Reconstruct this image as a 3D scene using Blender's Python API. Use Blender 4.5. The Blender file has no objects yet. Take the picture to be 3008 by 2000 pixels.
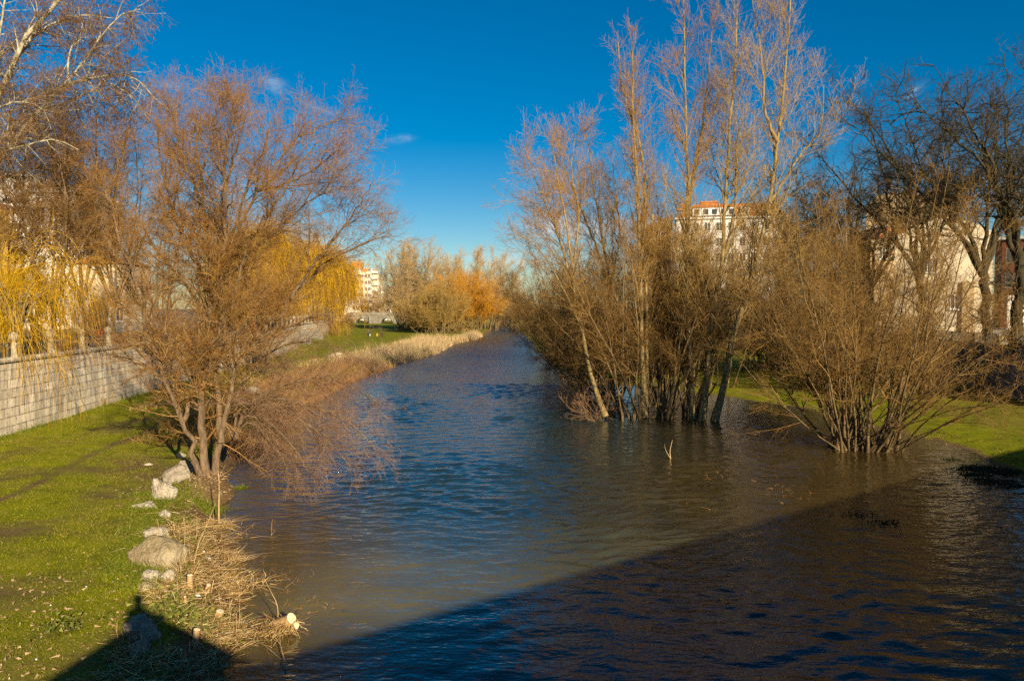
import bpy, bmesh, math, random
import numpy as np
from mathutils import Vector

scene = bpy.context.scene
COL = scene.collection
RAD = math.radians
rng = np.random.default_rng(7)
random.seed(7)

# ------------------------------------------------------------------ camera model
F, PX, PY, HC = 2285.0, 1504.0, 1000.0, 6.8      # focal length in photo pixels, centre, height over water
PITCH = math.atan(95 / F)
CP, SP = math.cos(PITCH), math.sin(PITCH)
CAM = np.array([0.0, 0.0, HC])

def ray(px, py):
    u, v = (px - PX) / F, -(py - PY) / F
    return np.array([u, CP + v * SP, -SP + v * CP])

def gp(px, py, z=0.0):
    d = ray(px, py)
    return CAM + d * ((z - HC) / d[2])

def at(px, py, Y):
    d = ray(px, py)
    return CAM + d * (Y / d[1])

anti = ray(424, 1751)
anti = anti / np.linalg.norm(anti)
SUN = -anti                                        # towards the sun
SUN_EL = math.asin(SUN[2])
SUN_AZ = math.atan2(SUN[0], SUN[1])

# ------------------------------------------------------------------ basic object helpers
def link(name, data, parent=None):
    o = bpy.data.objects.new(name, data)
    COL.objects.link(o)
    if parent is not None:
        o.parent = parent
    return o

def tag(o, label=None, cat=None, group=None, kind=None):
    if label: o['label'] = label
    if cat: o['category'] = cat
    if group: o['group'] = group
    if kind: o['kind'] = kind
    return o

def empty(name, loc, rz=0.0):
    o = link(name, None)
    o.location = [float(c) for c in loc]
    o.rotation_euler = (0, 0, rz)
    o.empty_display_size = 0.2
    return o

def mesh_np(name, V, Fq, smooth=True):
    """V (n,3); Fq (m,k) faces all with k corners"""
    V = np.ascontiguousarray(V, dtype=np.float32)
    Fq = np.ascontiguousarray(Fq, dtype=np.int32)
    me = bpy.data.meshes.new(name)
    m, k = Fq.shape
    me.vertices.add(len(V)); me.vertices.foreach_set('co', V.ravel())
    me.loops.add(m * k); me.loops.foreach_set('vertex_index', Fq.ravel())
    me.polygons.add(m)
    me.polygons.foreach_set('loop_start', np.arange(0, m * k, k, dtype=np.int32))
    me.polygons.foreach_set('loop_total', np.full(m, k, dtype=np.int32))
    if smooth:
        me.polygons.foreach_set('use_smooth', np.ones(m, dtype=bool))
    me.update(calc_edges=True)
    return me

def copy_tree(o, parent=None):
    c = o.copy(); COL.objects.link(c)
    if parent is not None: c.parent = parent
    for ch in [x for x in bpy.data.objects if x.parent == o]:
        copy_tree(ch, c)
    return c

class MB:
    def __init__(s): s.bm = bmesh.new()
    def box(s, cx, cy, cz, sx, sy, sz, rz=0.0, taper=1.0):
        c, n = math.cos(rz), math.sin(rz)
        vs = []
        for k, (dx, dy, dz) in enumerate([(-1,-1,-1),(1,-1,-1),(1,1,-1),(-1,1,-1),(-1,-1,1),(1,-1,1),(1,1,1),(-1,1,1)]):
            t = taper if dz > 0 else 1.0
            x, y = dx * sx / 2 * t, dy * sy / 2 * t
            vs.append(s.bm.verts.new((cx + x * c - y * n, cy + x * n + y * c, cz + dz * sz / 2)))
        for f in [(0,3,2,1),(4,5,6,7),(0,1,5,4),(1,2,6,5),(2,3,7,6),(3,0,4,7)]:
            s.bm.faces.new([vs[i] for i in f])
        return s
    def bx(s, x0, x1, y0, y1, z0, z1):
        return s.box((x0+x1)/2, (y0+y1)/2, (z0+z1)/2, x1-x0, y1-y0, z1-z0)
    def prism(s, poly, z0, z1):
        a = [s.bm.verts.new((x, y, z0)) for x, y in poly]
        b = [s.bm.verts.new((x, y, z1)) for x, y in poly]
        s.bm.faces.new(a[::-1]); s.bm.faces.new(b)
        n = len(poly)
        for i in range(n):
            s.bm.faces.new((a[i], a[(i+1) % n], b[(i+1) % n], b[i]))
        return s
    def profile(s, poly, y0, y1):                    # polygon in x,z extruded along y
        a = [s.bm.verts.new((x, y0, z)) for x, z in poly]
        b = [s.bm.verts.new((x, y1, z)) for x, z in poly]
        s.bm.faces.new(a); s.bm.faces.new(b[::-1])
        n = len(poly)
        for i in range(n):
            s.bm.faces.new((a[i], b[i], b[(i+1) % n], a[(i+1) % n]))
        return s
    def lathe(s, prof, c=(0, 0, 0), n=14):
        rings = []
        for r, z in prof:
            rings.append([s.bm.verts.new((c[0] + r*math.cos(2*math.pi*k/n), c[1] + r*math.sin(2*math.pi*k/n), c[2] + z)) for k in range(n)])
        for A, B in zip(rings[:-1], rings[1:]):
            for k in range(n):
                s.bm.faces.new((A[k], A[(k+1) % n], B[(k+1) % n], B[k]))
        s.bm.faces.new(rings[0][::-1]); s.bm.faces.new(rings[-1])
        return s
    def build(s, name, mat, parent=None, smooth=False):
        bmesh.ops.recalc_face_normals(s.bm, faces=s.bm.faces[:])
        me = bpy.data.meshes.new(name); s.bm.to_mesh(me); s.bm.free()
        me.materials.append(mat)
        if smooth:
            for p in me.polygons: p.use_smooth = True
        return link(name, me, parent)

# ------------------------------------------------------------------ materials
def new_mat(name):
    m = bpy.data.materials.new(name); m.use_nodes = True
    nt = m.node_tree; nt.nodes.clear()
    out = nt.nodes.new('ShaderNodeOutputMaterial')
    b = nt.nodes.new('ShaderNodeBsdfPrincipled')
    nt.links.new(b.outputs[0], out.inputs[0])
    return m, nt, b

def N(nt, typ, **kw):
    n = nt.nodes.new(typ)
    for k, v in kw.items():
        if k.startswith('i_'):
            n.inputs[k[2:].replace('_', ' ')].default_value = v
        else:
            setattr(n, k, v)
    return n

def ramp(nt, fac, stops):
    r = nt.nodes.new('ShaderNodeValToRGB')
    els = r.color_ramp.elements
    while len(els) < len(stops): els.new(0.5)
    for e, (p, c) in zip(els, stops):
        e.position = p; e.color = (*c, 1)
    nt.links.new(fac, r.inputs[0])
    return r.outputs[0]

def mixc(nt, fac, a, b, blend='MIX'):
    m = nt.nodes.new('ShaderNodeMix'); m.data_type = 'RGBA'; m.blend_type = blend
    for sock, v in ((m.inputs[0], fac), (m.inputs[6], a), (m.inputs[7], b)):
        if isinstance(v, (int, float)): sock.default_value = v
        elif isinstance(v, tuple): sock.default_value = (*v, 1)
        else: nt.links.new(v, sock)
    return m.outputs[2]

def noise(nt, vec, scale, detail=4, rough=0.55):
    n = N(nt, 'ShaderNodeTexNoise'); n.inputs['Scale'].default_value = scale
    n.inputs['Detail'].default_value = detail; n.inputs['Roughness'].default_value = rough
    if vec is not None: nt.links.new(vec, n.inputs['Vector'])
    return n.outputs[0]

def objco(nt): return N(nt, 'ShaderNodeTexCoord').outputs['Object']
def worldpos(nt): return N(nt, 'ShaderNodeNewGeometry').outputs['Position']

def bump(nt, b, h, strength=0.4, dist=0.05):
    bp = N(nt, 'ShaderNodeBump'); bp.inputs['Strength'].default_value = strength; bp.inputs['Distance'].default_value = dist
    nt.links.new(h, bp.inputs['Height']); nt.links.new(bp.outputs[0], b.inputs['Normal'])

def simple(name, stops, scale=3.0, rough=0.85, bmp=0.0, bdist=0.03, stretch=None, spec=0.3):
    m, nt, b = new_mat(name)
    v = objco(nt)
    if stretch:
        mp = N(nt, 'ShaderNodeMapping'); mp.inputs['Scale'].default_value = stretch
        nt.links.new(v, mp.inputs[0]); v = mp.outputs[0]
    f = noise(nt, v, scale)
    nt.links.new(ramp(nt, f, stops), b.inputs['Base Color'])
    b.inputs['Roughness'].default_value = rough
    b.inputs['Specular IOR Level'].default_value = spec
    if bmp: bump(nt, b, noise(nt, v, scale * 3, 6, 0.65), bmp, bdist)
    return m

def two(a, b): return [(0.32, a), (0.68, b)]

def island(name, stops, rough=0.8, spec=0.2):
    """colour varies from one loose piece of the mesh to the next"""
    m, nt, b = new_mat(name)
    g = N(nt, 'ShaderNodeNewGeometry')
    nt.links.new(ramp(nt, g.outputs['Random Per Island'], stops), b.inputs['Base Color'])
    b.inputs['Roughness'].default_value = rough
    b.inputs['Specular IOR Level'].default_value = spec
    return m

M = {}
M['bark_elm'] = simple('bark_elm', two((0.11, 0.072, 0.038), (0.30, 0.20, 0.11)), 6, 0.9, 1.0, 0.08, (1.6, 1.6, 0.35))
M['twig_elm'] = island('twig_elm', [(0, (0.12, 0.058, 0.012)), (0.5, (0.25, 0.122, 0.026)), (1, (0.38, 0.235, 0.085))])
M['twig_rust'] = island('twig_rust', [(0, (0.16, 0.07, 0.012)), (0.5, (0.29, 0.132, 0.025)), (1, (0.46, 0.29, 0.10))])
M['twig_bank'] = island('twig_bank', [(0, (0.15, 0.07, 0.03)), (0.5, (0.27, 0.14, 0.07)), (1, (0.40, 0.27, 0.16))])
M['bark_pale'] = simple('bark_pale', two((0.22, 0.19, 0.10), (0.62, 0.56, 0.41)), 4, 0.8, 0.5, 0.04, (1, 1, 0.5))
M['twig_pale'] = island('twig_pale', [(0, (0.10, 0.07, 0.03)), (0.6, (0.22, 0.15, 0.07)), (1, (0.45, 0.37, 0.24))])
M['catkin'] = island('catkin', [(0, (0.10, 0.05, 0.02)), (1, (0.22, 0.10, 0.035))])
M['bark_poplar'] = simple('bark_poplar', two((0.16, 0.105, 0.035), (0.38, 0.28, 0.12)), 5, 0.85, 0.7, 0.05, (1.5, 1.5, 0.35))
M['twig_poplar'] = island('twig_poplar', [(0, (0.20, 0.11, 0.022)), (0.5, (0.38, 0.235, 0.055)), (1, (0.54, 0.39, 0.15))])
M['twig_pink'] = island('twig_pink', [(0, (0.22, 0.10, 0.016)), (0.5, (0.37, 0.185, 0.032)), (1, (0.50, 0.32, 0.09))])
M['bark_shrub'] = simple('bark_shrub', two((0.10, 0.065, 0.025), (0.25, 0.17, 0.075)), 5, 0.9, 0.7, 0.05, (1.5, 1.5, 0.4))
M['twig_shrub'] = island('twig_shrub', [(0, (0.13, 0.065, 0.015)), (0.5, (0.25, 0.135, 0.032)), (1, (0.38, 0.24, 0.08))])
M['twig_dim'] = island('twig_dim', [(0, (0.11, 0.055, 0.012)), (0.5, (0.20, 0.108, 0.026)), (1, (0.31, 0.19, 0.065))])
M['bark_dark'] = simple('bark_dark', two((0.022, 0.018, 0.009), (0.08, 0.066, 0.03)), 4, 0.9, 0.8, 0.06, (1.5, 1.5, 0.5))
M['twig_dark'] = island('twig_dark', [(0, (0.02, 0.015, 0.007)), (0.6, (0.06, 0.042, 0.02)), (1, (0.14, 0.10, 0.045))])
M['bark_willow'] = simple('bark_willow', two((0.16, 0.11, 0.05), (0.36, 0.27, 0.13)), 5, 0.9, 0.7, 0.05, (1.5, 1.5, 0.4))
M['twig_willow'] = island('twig_willow', [(0, (0.28, 0.15, 0.004)), (0.5, (0.51, 0.275, 0.005)), (1, (0.64, 0.40, 0.015))])
M['twig_gold'] = island('twig_gold', [(0, (0.42, 0.17, 0.008)), (0.5, (0.58, 0.26, 0.015)), (1, (0.64, 0.34, 0.04))])
M['twig_olive'] = island('twig_olive', [(0, (0.22, 0.13, 0.03)), (0.5, (0.36, 0.225, 0.055)), (1, (0.48, 0.33, 0.11))])
M['twig_tan'] = island('twig_tan', [(0, (0.32, 0.20, 0.07)), (0.5, (0.48, 0.32, 0.13)), (1, (0.58, 0.43, 0.22))])
M['conifer'] = island('conifer', [(0, (0.02, 0.035, 0.012)), (1, (0.06, 0.07, 0.025))])
M['straw'] = island('straw', [(0, (0.13, 0.065, 0.02)), (0.35, (0.33, 0.19, 0.065)), (0.75, (0.58, 0.40, 0.16)), (1, (0.78, 0.62, 0.34))])
M['reed'] = island('reed', [(0, (0.30, 0.19, 0.08)), (0.5, (0.50, 0.35, 0.17)), (1, (0.64, 0.49, 0.28))])
M['brown_weed'] = island('brown_weed', [(0, (0.15, 0.065, 0.02)), (0.5, (0.30, 0.14, 0.045)), (1, (0.46, 0.29, 0.11))])
M['grass'] = island('grass', [(0, (0.10, 0.115, 0.003)), (0.5, (0.21, 0.215, 0.004)), (0.85, (0.31, 0.285, 0.008)), (1, (0.36, 0.26, 0.06))], 0.7)
def grass_mat():
    m, nt, b = new_mat('grass')
    g = N(nt, 'ShaderNodeNewGeometry')
    a_ = ramp(nt, g.outputs['Random Per Island'], [(0, (0.07, 0.08, 0.002)), (0.5, (0.165, 0.16, 0.003)), (0.85, (0.26, 0.235, 0.006)), (1, (0.33, 0.24, 0.06))])
    d_ = ramp(nt, g.outputs['Random Per Island'], [(0, (0.09, 0.065, 0.012)), (0.6, (0.21, 0.155, 0.03)), (1, (0.36, 0.26, 0.11))])
    l_ = ramp(nt, g.outputs['Random Per Island'], [(0, (0.07, 0.11, 0.004)), (1, (0.20, 0.26, 0.008))])
    f1 = N(nt, 'ShaderNodeMapRange'); f1.inputs[1].default_value = .45; f1.inputs[2].default_value = .62; nt.links.new(noise(nt, g.outputs['Position'], .7, 5, .68), f1.inputs[0])
    mp = N(nt, 'ShaderNodeMapping'); mp.inputs['Location'].default_value = (31, 7, 0); nt.links.new(g.outputs['Position'], mp.inputs[0])
    f2 = N(nt, 'ShaderNodeMapRange'); f2.inputs[1].default_value = .56; f2.inputs[2].default_value = .68; f2.inputs[4].default_value = .7; nt.links.new(noise(nt, mp.outputs[0], .9, 5, .65), f2.inputs[0])
    nt.links.new(mixc(nt, f1.outputs[0], mixc(nt, f2.outputs[0], a_, l_), d_), b.inputs['Base Color'])
    b.inputs['Roughness'].default_value = .75; b.inputs['Specular IOR Level'].default_value = .2
    return m
M['grass'] = grass_mat()
M['fresh'] = island('fresh', [(0, (0.07, 0.095, 0.005)), (1, (0.19, 0.21, 0.015))], 0.7)
M['weed_leaf'] = island('weed_leaf', [(0, (0.06, 0.075, 0.012)), (1, (0.20, 0.20, 0.035))], 0.7)
M['sodden'] = island('sodden', [(0, (0.015, 0.018, 0.004)), (1, (0.05, 0.05, 0.012))], 0.7)
M['dead_leaf'] = island('dead_leaf', [(0, (0.16, 0.09, 0.035)), (1, (0.42, 0.30, 0.17))])
M['stick'] = simple('stick', two((0.34, 0.21, 0.09), (0.58, 0.42, 0.22)), 6, 0.8)
M['cutwood'] = simple('cutwood', two((0.62, 0.46, 0.24), (0.82, 0.70, 0.48)), 14, 0.8)
M['stumpbark'] = simple('stumpbark', two((0.34, 0.20, 0.08), (0.56, 0.37, 0.17)), 10, 0.85, 0.6, 0.02, (2, 2, .4))
M['rock'] = simple('rock', [(0.25, (0.20, 0.16, 0.10)), (0.42, (0.50, 0.42, 0.29)), (0.75, (0.70, 0.61, 0.46))], 3.4, 0.9, 1.0, 0.16)
M['rock_ochre'] = simple('rock_ochre', [(0.25, (0.22, 0.16, 0.08)), (0.5, (0.42, 0.325, 0.17)), (0.8, (0.58, 0.48, 0.32))], 2.6, 0.9, 1.0, 0.16)
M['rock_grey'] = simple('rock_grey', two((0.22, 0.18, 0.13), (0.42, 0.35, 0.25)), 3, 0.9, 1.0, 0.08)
M['litter'] = simple('litter', two((0.75, 0.75, 0.74), (0.85, 0.85, 0.85)), 4, 0.5)
M['stone'] = simple('stone', two((0.28, 0.235, 0.15), (0.52, 0.45, 0.32)), 3, 0.9, 0.5, 0.03)
M['statue'] = simple('statue', two((0.62, 0.58, 0.50), (0.78, 0.75, 0.68)), 2, 0.8)
M['iron'] = simple('iron', two((0.02, 0.02, 0.02), (0.05, 0.045, 0.04)), 5, 0.5)
M['plaster_white'] = simple('plaster_white', two((0.66, 0.61, 0.52), (0.78, 0.74, 0.66)), 0.4, 0.9)
M['plaster_cream'] = simple('plaster_cream', two((0.60, 0.50, 0.34), (0.72, 0.62, 0.44)), 0.35, 0.9)
M['plaster_beige'] = simple('plaster_beige', two((0.42, 0.29, 0.15), (0.54, 0.39, 0.21)), 0.3, 0.9)
M['plaster_yellow'] = simple('plaster_yellow', two((0.62, 0.36, 0.07), (0.72, 0.46, 0.11)), 0.4, 0.9)
M['roof_tile'] = simple('roof_tile', two((0.34, 0.11, 0.035), (0.52, 0.20, 0.065)), 1.5, 0.9, 0.5, 0.1, (6, 1, 1))
M['roof_dark'] = simple('roof_dark', two((0.14, 0.10, 0.07), (0.24, 0.17, 0.11)), 1.5, 0.9)
M['terracotta'] = simple('terracotta', two((0.50, 0.16, 0.04), (0.62, 0.24, 0.07)), 0.8, 0.9)
M['glass'] = simple('glass', two((0.03, 0.035, 0.04), (0.07, 0.075, 0.08)), 0.5, 0.12, spec=0.6)
M['frame_white'] = simple('frame_white', two((0.72, 0.70, 0.66), (0.8, 0.79, 0.76)), 1, 0.6)
M['sign_white'] = simple('sign_white', two((0.78, 0.78, 0.78), (0.82, 0.82, 0.82)), 1, 0.4)
M['metal_grey'] = simple('metal_grey', two((0.3, 0.3, 0.3), (0.4, 0.4, 0.4)), 2, 0.5)

def brick_mat(name, c1, c2, cm, bw, rh, mortar=0.02, stain=0.55):
    m, nt, b = new_mat(name)
    uv = N(nt, 'ShaderNodeUVMap').outputs[0]
    wob = noise(nt, uv, 1.3, 3)
    add = N(nt, 'ShaderNodeVectorMath', operation='MULTIPLY_ADD')
    nt.links.new(N(nt, 'ShaderNodeTexNoise', i_Scale=1.7).outputs[1], add.inputs[0])
    add.inputs[1].default_value = (0.34, 0.13, 0); nt.links.new(uv, add.inputs[2])
    br = N(nt, 'ShaderNodeTexBrick')
    nt.links.new(add.outputs[0], br.inputs['Vector'])
    br.inputs['Color1'].default_value = (*c1, 1); br.inputs['Color2'].default_value = (*c2, 1); br.inputs['Mortar'].default_value = (*cm, 1)
    br.inputs['Scale'].default_value = 1.0; br.inputs['Mortar Size'].default_value = mortar
    br.inputs['Brick Width'].default_value = bw; br.inputs['Row Height'].default_value = rh
    br.inputs['Mortar Smooth'].default_value = 0.3; br.squash = 1.6; br.squash_frequency = 3; br.offset = .37
    mp = N(nt, 'ShaderNodeMapping'); mp.inputs['Scale'].default_value = (1.6, 0.22, 1); nt.links.new(uv, mp.inputs[0])
    drip = noise(nt, mp.outputs[0], 1.4, 5, 0.6)
    f = N(nt, 'ShaderNodeMapRange'); f.inputs[1].default_value = 0.40; f.inputs[2].default_value = 0.62; f.inputs[3].default_value = 0; f.inputs[4].default_value = stain
    nt.links.new(drip, f.inputs[0])
    nm = N(nt, 'ShaderNodeMapRange'); nm.inputs[1].default_value = .40; nm.inputs[2].default_value = .58
    nt.links.new(noise(nt, uv, 2.3, 4, .6), nm.inputs[0])
    br2 = N(nt, 'ShaderNodeTexBrick'); nt.links.new(add.outputs[0], br2.inputs['Vector'])
    br2.inputs['Color1'].default_value = (*c1, 1); br2.inputs['Color2'].default_value = (*c2, 1); br2.inputs['Mortar'].default_value = (*[v * .8 for v in c1], 1)
    br2.inputs['Scale'].default_value = 1.0; br2.inputs['Mortar Size'].default_value = mortar; br2.inputs['Brick Width'].default_value = bw; br2.inputs['Row Height'].default_value = rh
    br2.squash = 1.6; br2.squash_frequency = 3; br2.offset = .37
    brc = mixc(nt, nm.outputs[0], br.outputs[0], br2.outputs[0])
    c = mixc(nt, f.outputs[0], brc, (c1[0]*0.28, c1[1]*0.28, c1[2]*0.26))
    blot = N(nt, 'ShaderNodeMapRange'); blot.inputs[1].default_value = 0.35; blot.inputs[2].default_value = 0.7
    nt.links.new(noise(nt, uv, 0.9, 6, 0.65), blot.inputs[0])
    c = mixc(nt, blot.outputs[0], c, mixc(nt, 0.5, c, (0.8, 0.74, 0.62), 'MULTIPLY'))
    c = mixc(nt, .6, c, ramp(nt, noise(nt, uv, 3.6, 6, .7), [(.30, (.42, .39, .34)), (.50, (.9, .88, .85)), (.68, (1.12, 1.1, 1.06))]), 'MULTIPLY')
    mo = N(nt, 'ShaderNodeMapRange'); mo.inputs[1].default_value = .60; mo.inputs[2].default_value = .70; mo.inputs[4].default_value = .7; nt.links.new(noise(nt, uv, 1.9, 5, .7), mo.inputs[0])
    c = mixc(nt, mo.outputs[0], c, (c1[0] * .22, c1[1] * .22, c1[2] * .12))
    nt.links.new(c, b.inputs['Base Color'])
    b.inputs['Roughness'].default_value = 0.9
    inv = N(nt, 'ShaderNodeMath', operation='SUBTRACT'); inv.inputs[0].default_value = 1.0; nt.links.new(br.outputs['Fac'], inv.inputs[1])
    h = N(nt, 'ShaderNodeMath', operation='MULTIPLY_ADD'); nt.links.new(noise(nt, uv, 7, 5), h.inputs[0]); h.inputs[1].default_value = 0.5
    nt.links.new(inv.outputs[0], h.inputs[2])
    bump(nt, b, h.outputs[0], 0.8, 0.06)
    return m

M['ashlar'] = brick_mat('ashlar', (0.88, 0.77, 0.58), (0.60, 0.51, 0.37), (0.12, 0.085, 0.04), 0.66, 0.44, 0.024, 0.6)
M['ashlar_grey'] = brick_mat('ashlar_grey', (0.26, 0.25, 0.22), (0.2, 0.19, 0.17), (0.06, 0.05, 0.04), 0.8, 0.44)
M['brick_red'] = brick_mat('brick_red', (0.16, 0.045, 0.022), (0.12, 0.035, 0.018), (0.14, 0.09, 0.06), 0.5, 0.16, 0.01, 0.2)

# ------------------------------------------------------------------ banks and ground
D = 3008 / 2358.0
def dpts(lst, z=0.0):
    return np.array([gp(x * D, y * D, z) for x, y in lst])
LB = dpts([(520, 1640), (520, 1568), (545, 1470), (578, 1350), (556, 1290), (522, 1240), (497, 1170), (515, 1100), (600, 1020), (700, 935), (800, 880), (900, 846), (1010, 814), (1045, 793), (1100, 783), (1122, 770), (1136, 760), (1146, 752)])
RB = dpts([(2500, 1160), (2358, 1105), (2240, 1042), (2150, 1012), (2080, 1000), (1880, 945), (1680, 915), (1500, 892), (1400, 884), (1330, 872), (1280, 845), (1232, 800), (1204, 768), (1190, 756), (1186, 751)])
HB = at(612, 1400, 27.6)
YL, XL = LB[:, 1], LB[:, 0]
YR, XR = RB[:, 1], RB[:, 0]
WALL = np.array([(-20.5, -30), (-21.5, 14), (-23.5, 35.8), (-26.0, 58.6), (-28.8, 95.6), (-36, 150), (-46, 201), (-55, 260), (-61.5, 297)])
RWALL = np.array([(95, 38), (33.0, 47), (37, 80), (41, 110), (45, 160), (50, 260)])

def smooth(t):
    t = np.clip(t, 0, 1); return t * t * (3 - 2 * t)

def vnoise(x, y, s, seed=0):
    """cheap smooth noise from rotated sines"""
    r = np.random.default_rng(seed)
    out = np.zeros_like(x, dtype=float)
    for k in range(7):
        a = r.uniform(0, 2 * math.pi); fq = s * r.uniform(0.6, 1.9); ph = r.uniform(0, 6.28)
        out += np.sin((x * math.cos(a) + y * math.sin(a)) * fq + ph + 0.8 * np.sin((x * math.sin(a) - y * math.cos(a)) * fq * 0.7))
    return out / 7

def ground_z(x, y):
    x = np.asarray(x, float); y = np.asarray(y, float)
    xl = np.interp(y, YL, XL) ; xr = np.interp(y, YR, XR)
    far = smooth((y - 285) / 25)
    xl = xl + far * 40
    dl = xl - x
    dl = dl + 0.25 * vnoise(x, y, 1.7, 3) * (y < 80)
    zl = np.where(dl < 0, np.maximum(-0.9, dl * 0.30), 0.62 * smooth(dl / 1.5) + 0.28 * smooth((dl - 1) / 6))
    dr = x - xr
    dr = dr + 0.3 * vnoise(x, y, 1.1, 5)
    zr = np.where(dr < 0, np.maximum(-0.9, dr * 0.09), 0.055 * dr)
    zr = np.minimum(zr, 0.9)
    z = np.maximum(zl, zr)
    z = z + np.maximum(.86 - z, 0) * np.exp(-(((x - HB[0] + .2) / .85) ** 2 + ((y - HB[1]) / 1.5) ** 2) ** 2)
    z = z + 0.035 * vnoise(x, y, 2.3, 8) + 0.05 * vnoise(x, y, 0.55, 9) * (z > 0.1)
    xw = np.interp(y, WALL[:, 1], WALL[:, 0])
    xw = np.where(y > 303, -78, xw)
    z = np.where(x < xw - 0.3, 4.2, z)
    xr2 = np.interp(y, RWALL[:, 1], RWALL[:, 0])
    z = np.where((x > xr2 + 0.3), 4.2, z)
    return z

def onground(px, py, z0=0.7):
    z = z0
    for _ in range(8):
        p = gp(px, py, z); z = 0.5 * z + 0.5 * float(ground_z(p[0], p[1]))
    p = gp(px, py, z)
    return p

def seg_dist(x, y, pts):
    d = np.full(x.shape, 1e9)
    for a, b in zip(pts[:-1], pts[1:]):
        ax, ay, bx, by = a[0], a[1], b[0], b[1]
        t = np.clip(((x-ax)*(bx-ax) + (y-ay)*(by-ay)) / ((bx-ax)**2 + (by-ay)**2 + 1e-9), 0, 1)
        d = np.minimum(d, np.hypot(x - ax - t*(bx-ax), y - ay - t*(by-ay)))
    return d

def grid_mesh(name, xs, ys, zf):
    X, Y = np.meshgrid(xs, ys)
    Z = zf(X, Y)
    V = np.stack([X, Y, Z], -1).reshape(-1, 3)
    nx, ny = len(xs), len(ys)
    i = np.arange(ny - 1)[:, None] * nx + np.arange(nx - 1)[None, :]
    Q = np.stack([i, i + 1, i + nx + 1, i + nx], -1).reshape(-1, 4)
    return mesh_np(name, V, Q), X, Y, Z

def spaced(*parts):
    out = []
    for a, b, s in parts:
        n = max(2, int(round((b - a) / s)) + 1)
        out.append(np.linspace(a, b, n)[:-1])
    out.append(np.array([parts[-1][1]]))
    return np.concatenate(out)

gx = spaced((-900, -100, 40), (-100, -40, 2), (-40, -22, 0.3), (-22, -2, 0.16), (-2, 8, 0.5), (8, 45, 0.4), (45, 100, 4), (100, 900, 50))
gy = spaced((-60, 6, 3), (6, 40, 0.16), (40, 110, 0.45), (110, 320, 2), (320, 600, 20), (600, 3000, 200))
me, X, Y, Z = grid_mesh('ground', gx, gy, ground_z)
xl_ = np.interp(Y, YL, XL); dl_ = xl_ - X
path = [gp(-60, 1500, .8), gp(60, 1455, .8), gp(255, 1345, .8), gp(420, 1275, .8), gp(520, 1215, .8)]
dp = seg_dist(X, Y, path)
dirt = np.clip(1.15 - dp / (0.28 + 0.1 * vnoise(X, Y, 3, 21)), 0, 1) * np.clip(0.75 + 0.6 * vnoise(X, Y, 2.2, 22), 0, 1)
dirt = np.maximum(dirt, np.clip(0.40 + 0.75 * vnoise(X, Y, 1.0, 31) + 0.4 * vnoise(X, Y, 4.5, 32), 0, 1) * np.clip(1.2 - dl_ / 5.0, 0, 1) * (X < 0))
dirt = np.maximum(dirt, np.clip(-0.05 + 1.3 * vnoise(X, Y, 0.8, 41) + 0.35 * vnoise(X, Y, 5, 42), 0, 0.8) * (X < 0))
dirt = np.maximum(dirt, np.clip(1.15 - seg_dist(X, Y, [onground(560, 1420), onground(480, 1400), onground(400, 1360)]) / 2.0, 0, 1) * np.clip(.8 + .6 * vnoise(X, Y, 3, 23), 0, 1))
dirt = np.where((X < 0) & (dl_ < 1.0), 1.0, dirt)
dirt = np.where((X > 0), np.clip(0.1 + 0.8 * vnoise(X, Y, 0.5, 51), 0, 0.7), dirt)
dirt = np.where(Z < 0.02, 1.0, dirt)
a = me.attributes.new('dirt', 'FLOAT', 'POINT'); a.data.foreach_set('value', dirt.astype(np.float32).ravel())
street = (Z > 3.0).astype(np.float32)
a = me.attributes.new('street', 'FLOAT', 'POINT'); a.data.foreach_set('value', street.ravel())

m, nt, b = new_mat('ground')
p = worldpos(nt)
n1 = noise(nt, p, 1.1, 6, 0.65); n2 = noise(nt, p, 9, 5, 0.7)
g = ramp(nt, n1, [(0.3, (0.15, 0.17, 0.003)), (0.5, (0.26, 0.275, 0.004)), (0.7, (0.35, 0.33, 0.008))])
g = mixc(nt, 0.5, g, ramp(nt, n2, [(0.3, (0.25, 0.3, 0.25)), (0.7, (1, 1, 1))]), 'MULTIPLY')
dcol = ramp(nt, n2, [(0.3, (0.085, 0.05, 0.022)), (0.7, (0.25, 0.155, 0.075))])
at_ = N(nt, 'ShaderNodeAttribute', attribute_name='dirt')
thr = N(nt, 'ShaderNodeMath', operation='MULTIPLY_ADD'); nt.links.new(n2, thr.inputs[0]); thr.inputs[1].default_value = 0.9; thr.inputs[2].default_value = -0.45
sm = N(nt, 'ShaderNodeMath', operation='ADD', use_clamp=True); nt.links.new(at_.outputs['Fac'], sm.inputs[0]); nt.links.new(thr.outputs[0], sm.inputs[1])
c = mixc(nt, sm.outputs[0], g, dcol)
st = N(nt, 'ShaderNodeAttribute', attribute_name='street')
c = mixc(nt, st.outputs['Fac'], c, ramp(nt, n1, two((0.22, 0.19, 0.14), (0.32, 0.28, 0.21))))
nt.links.new(c, b.inputs['Base Color']); b.inputs['Roughness'].default_value = 0.95; b.inputs['Specular IOR Level'].default_value = 0.1
bump(nt, b, noise(nt, p, 22, 5, 0.7), 0.6, 0.06)
me.materials.append(m)
tag(link('ground', me), kind='structure')

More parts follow.
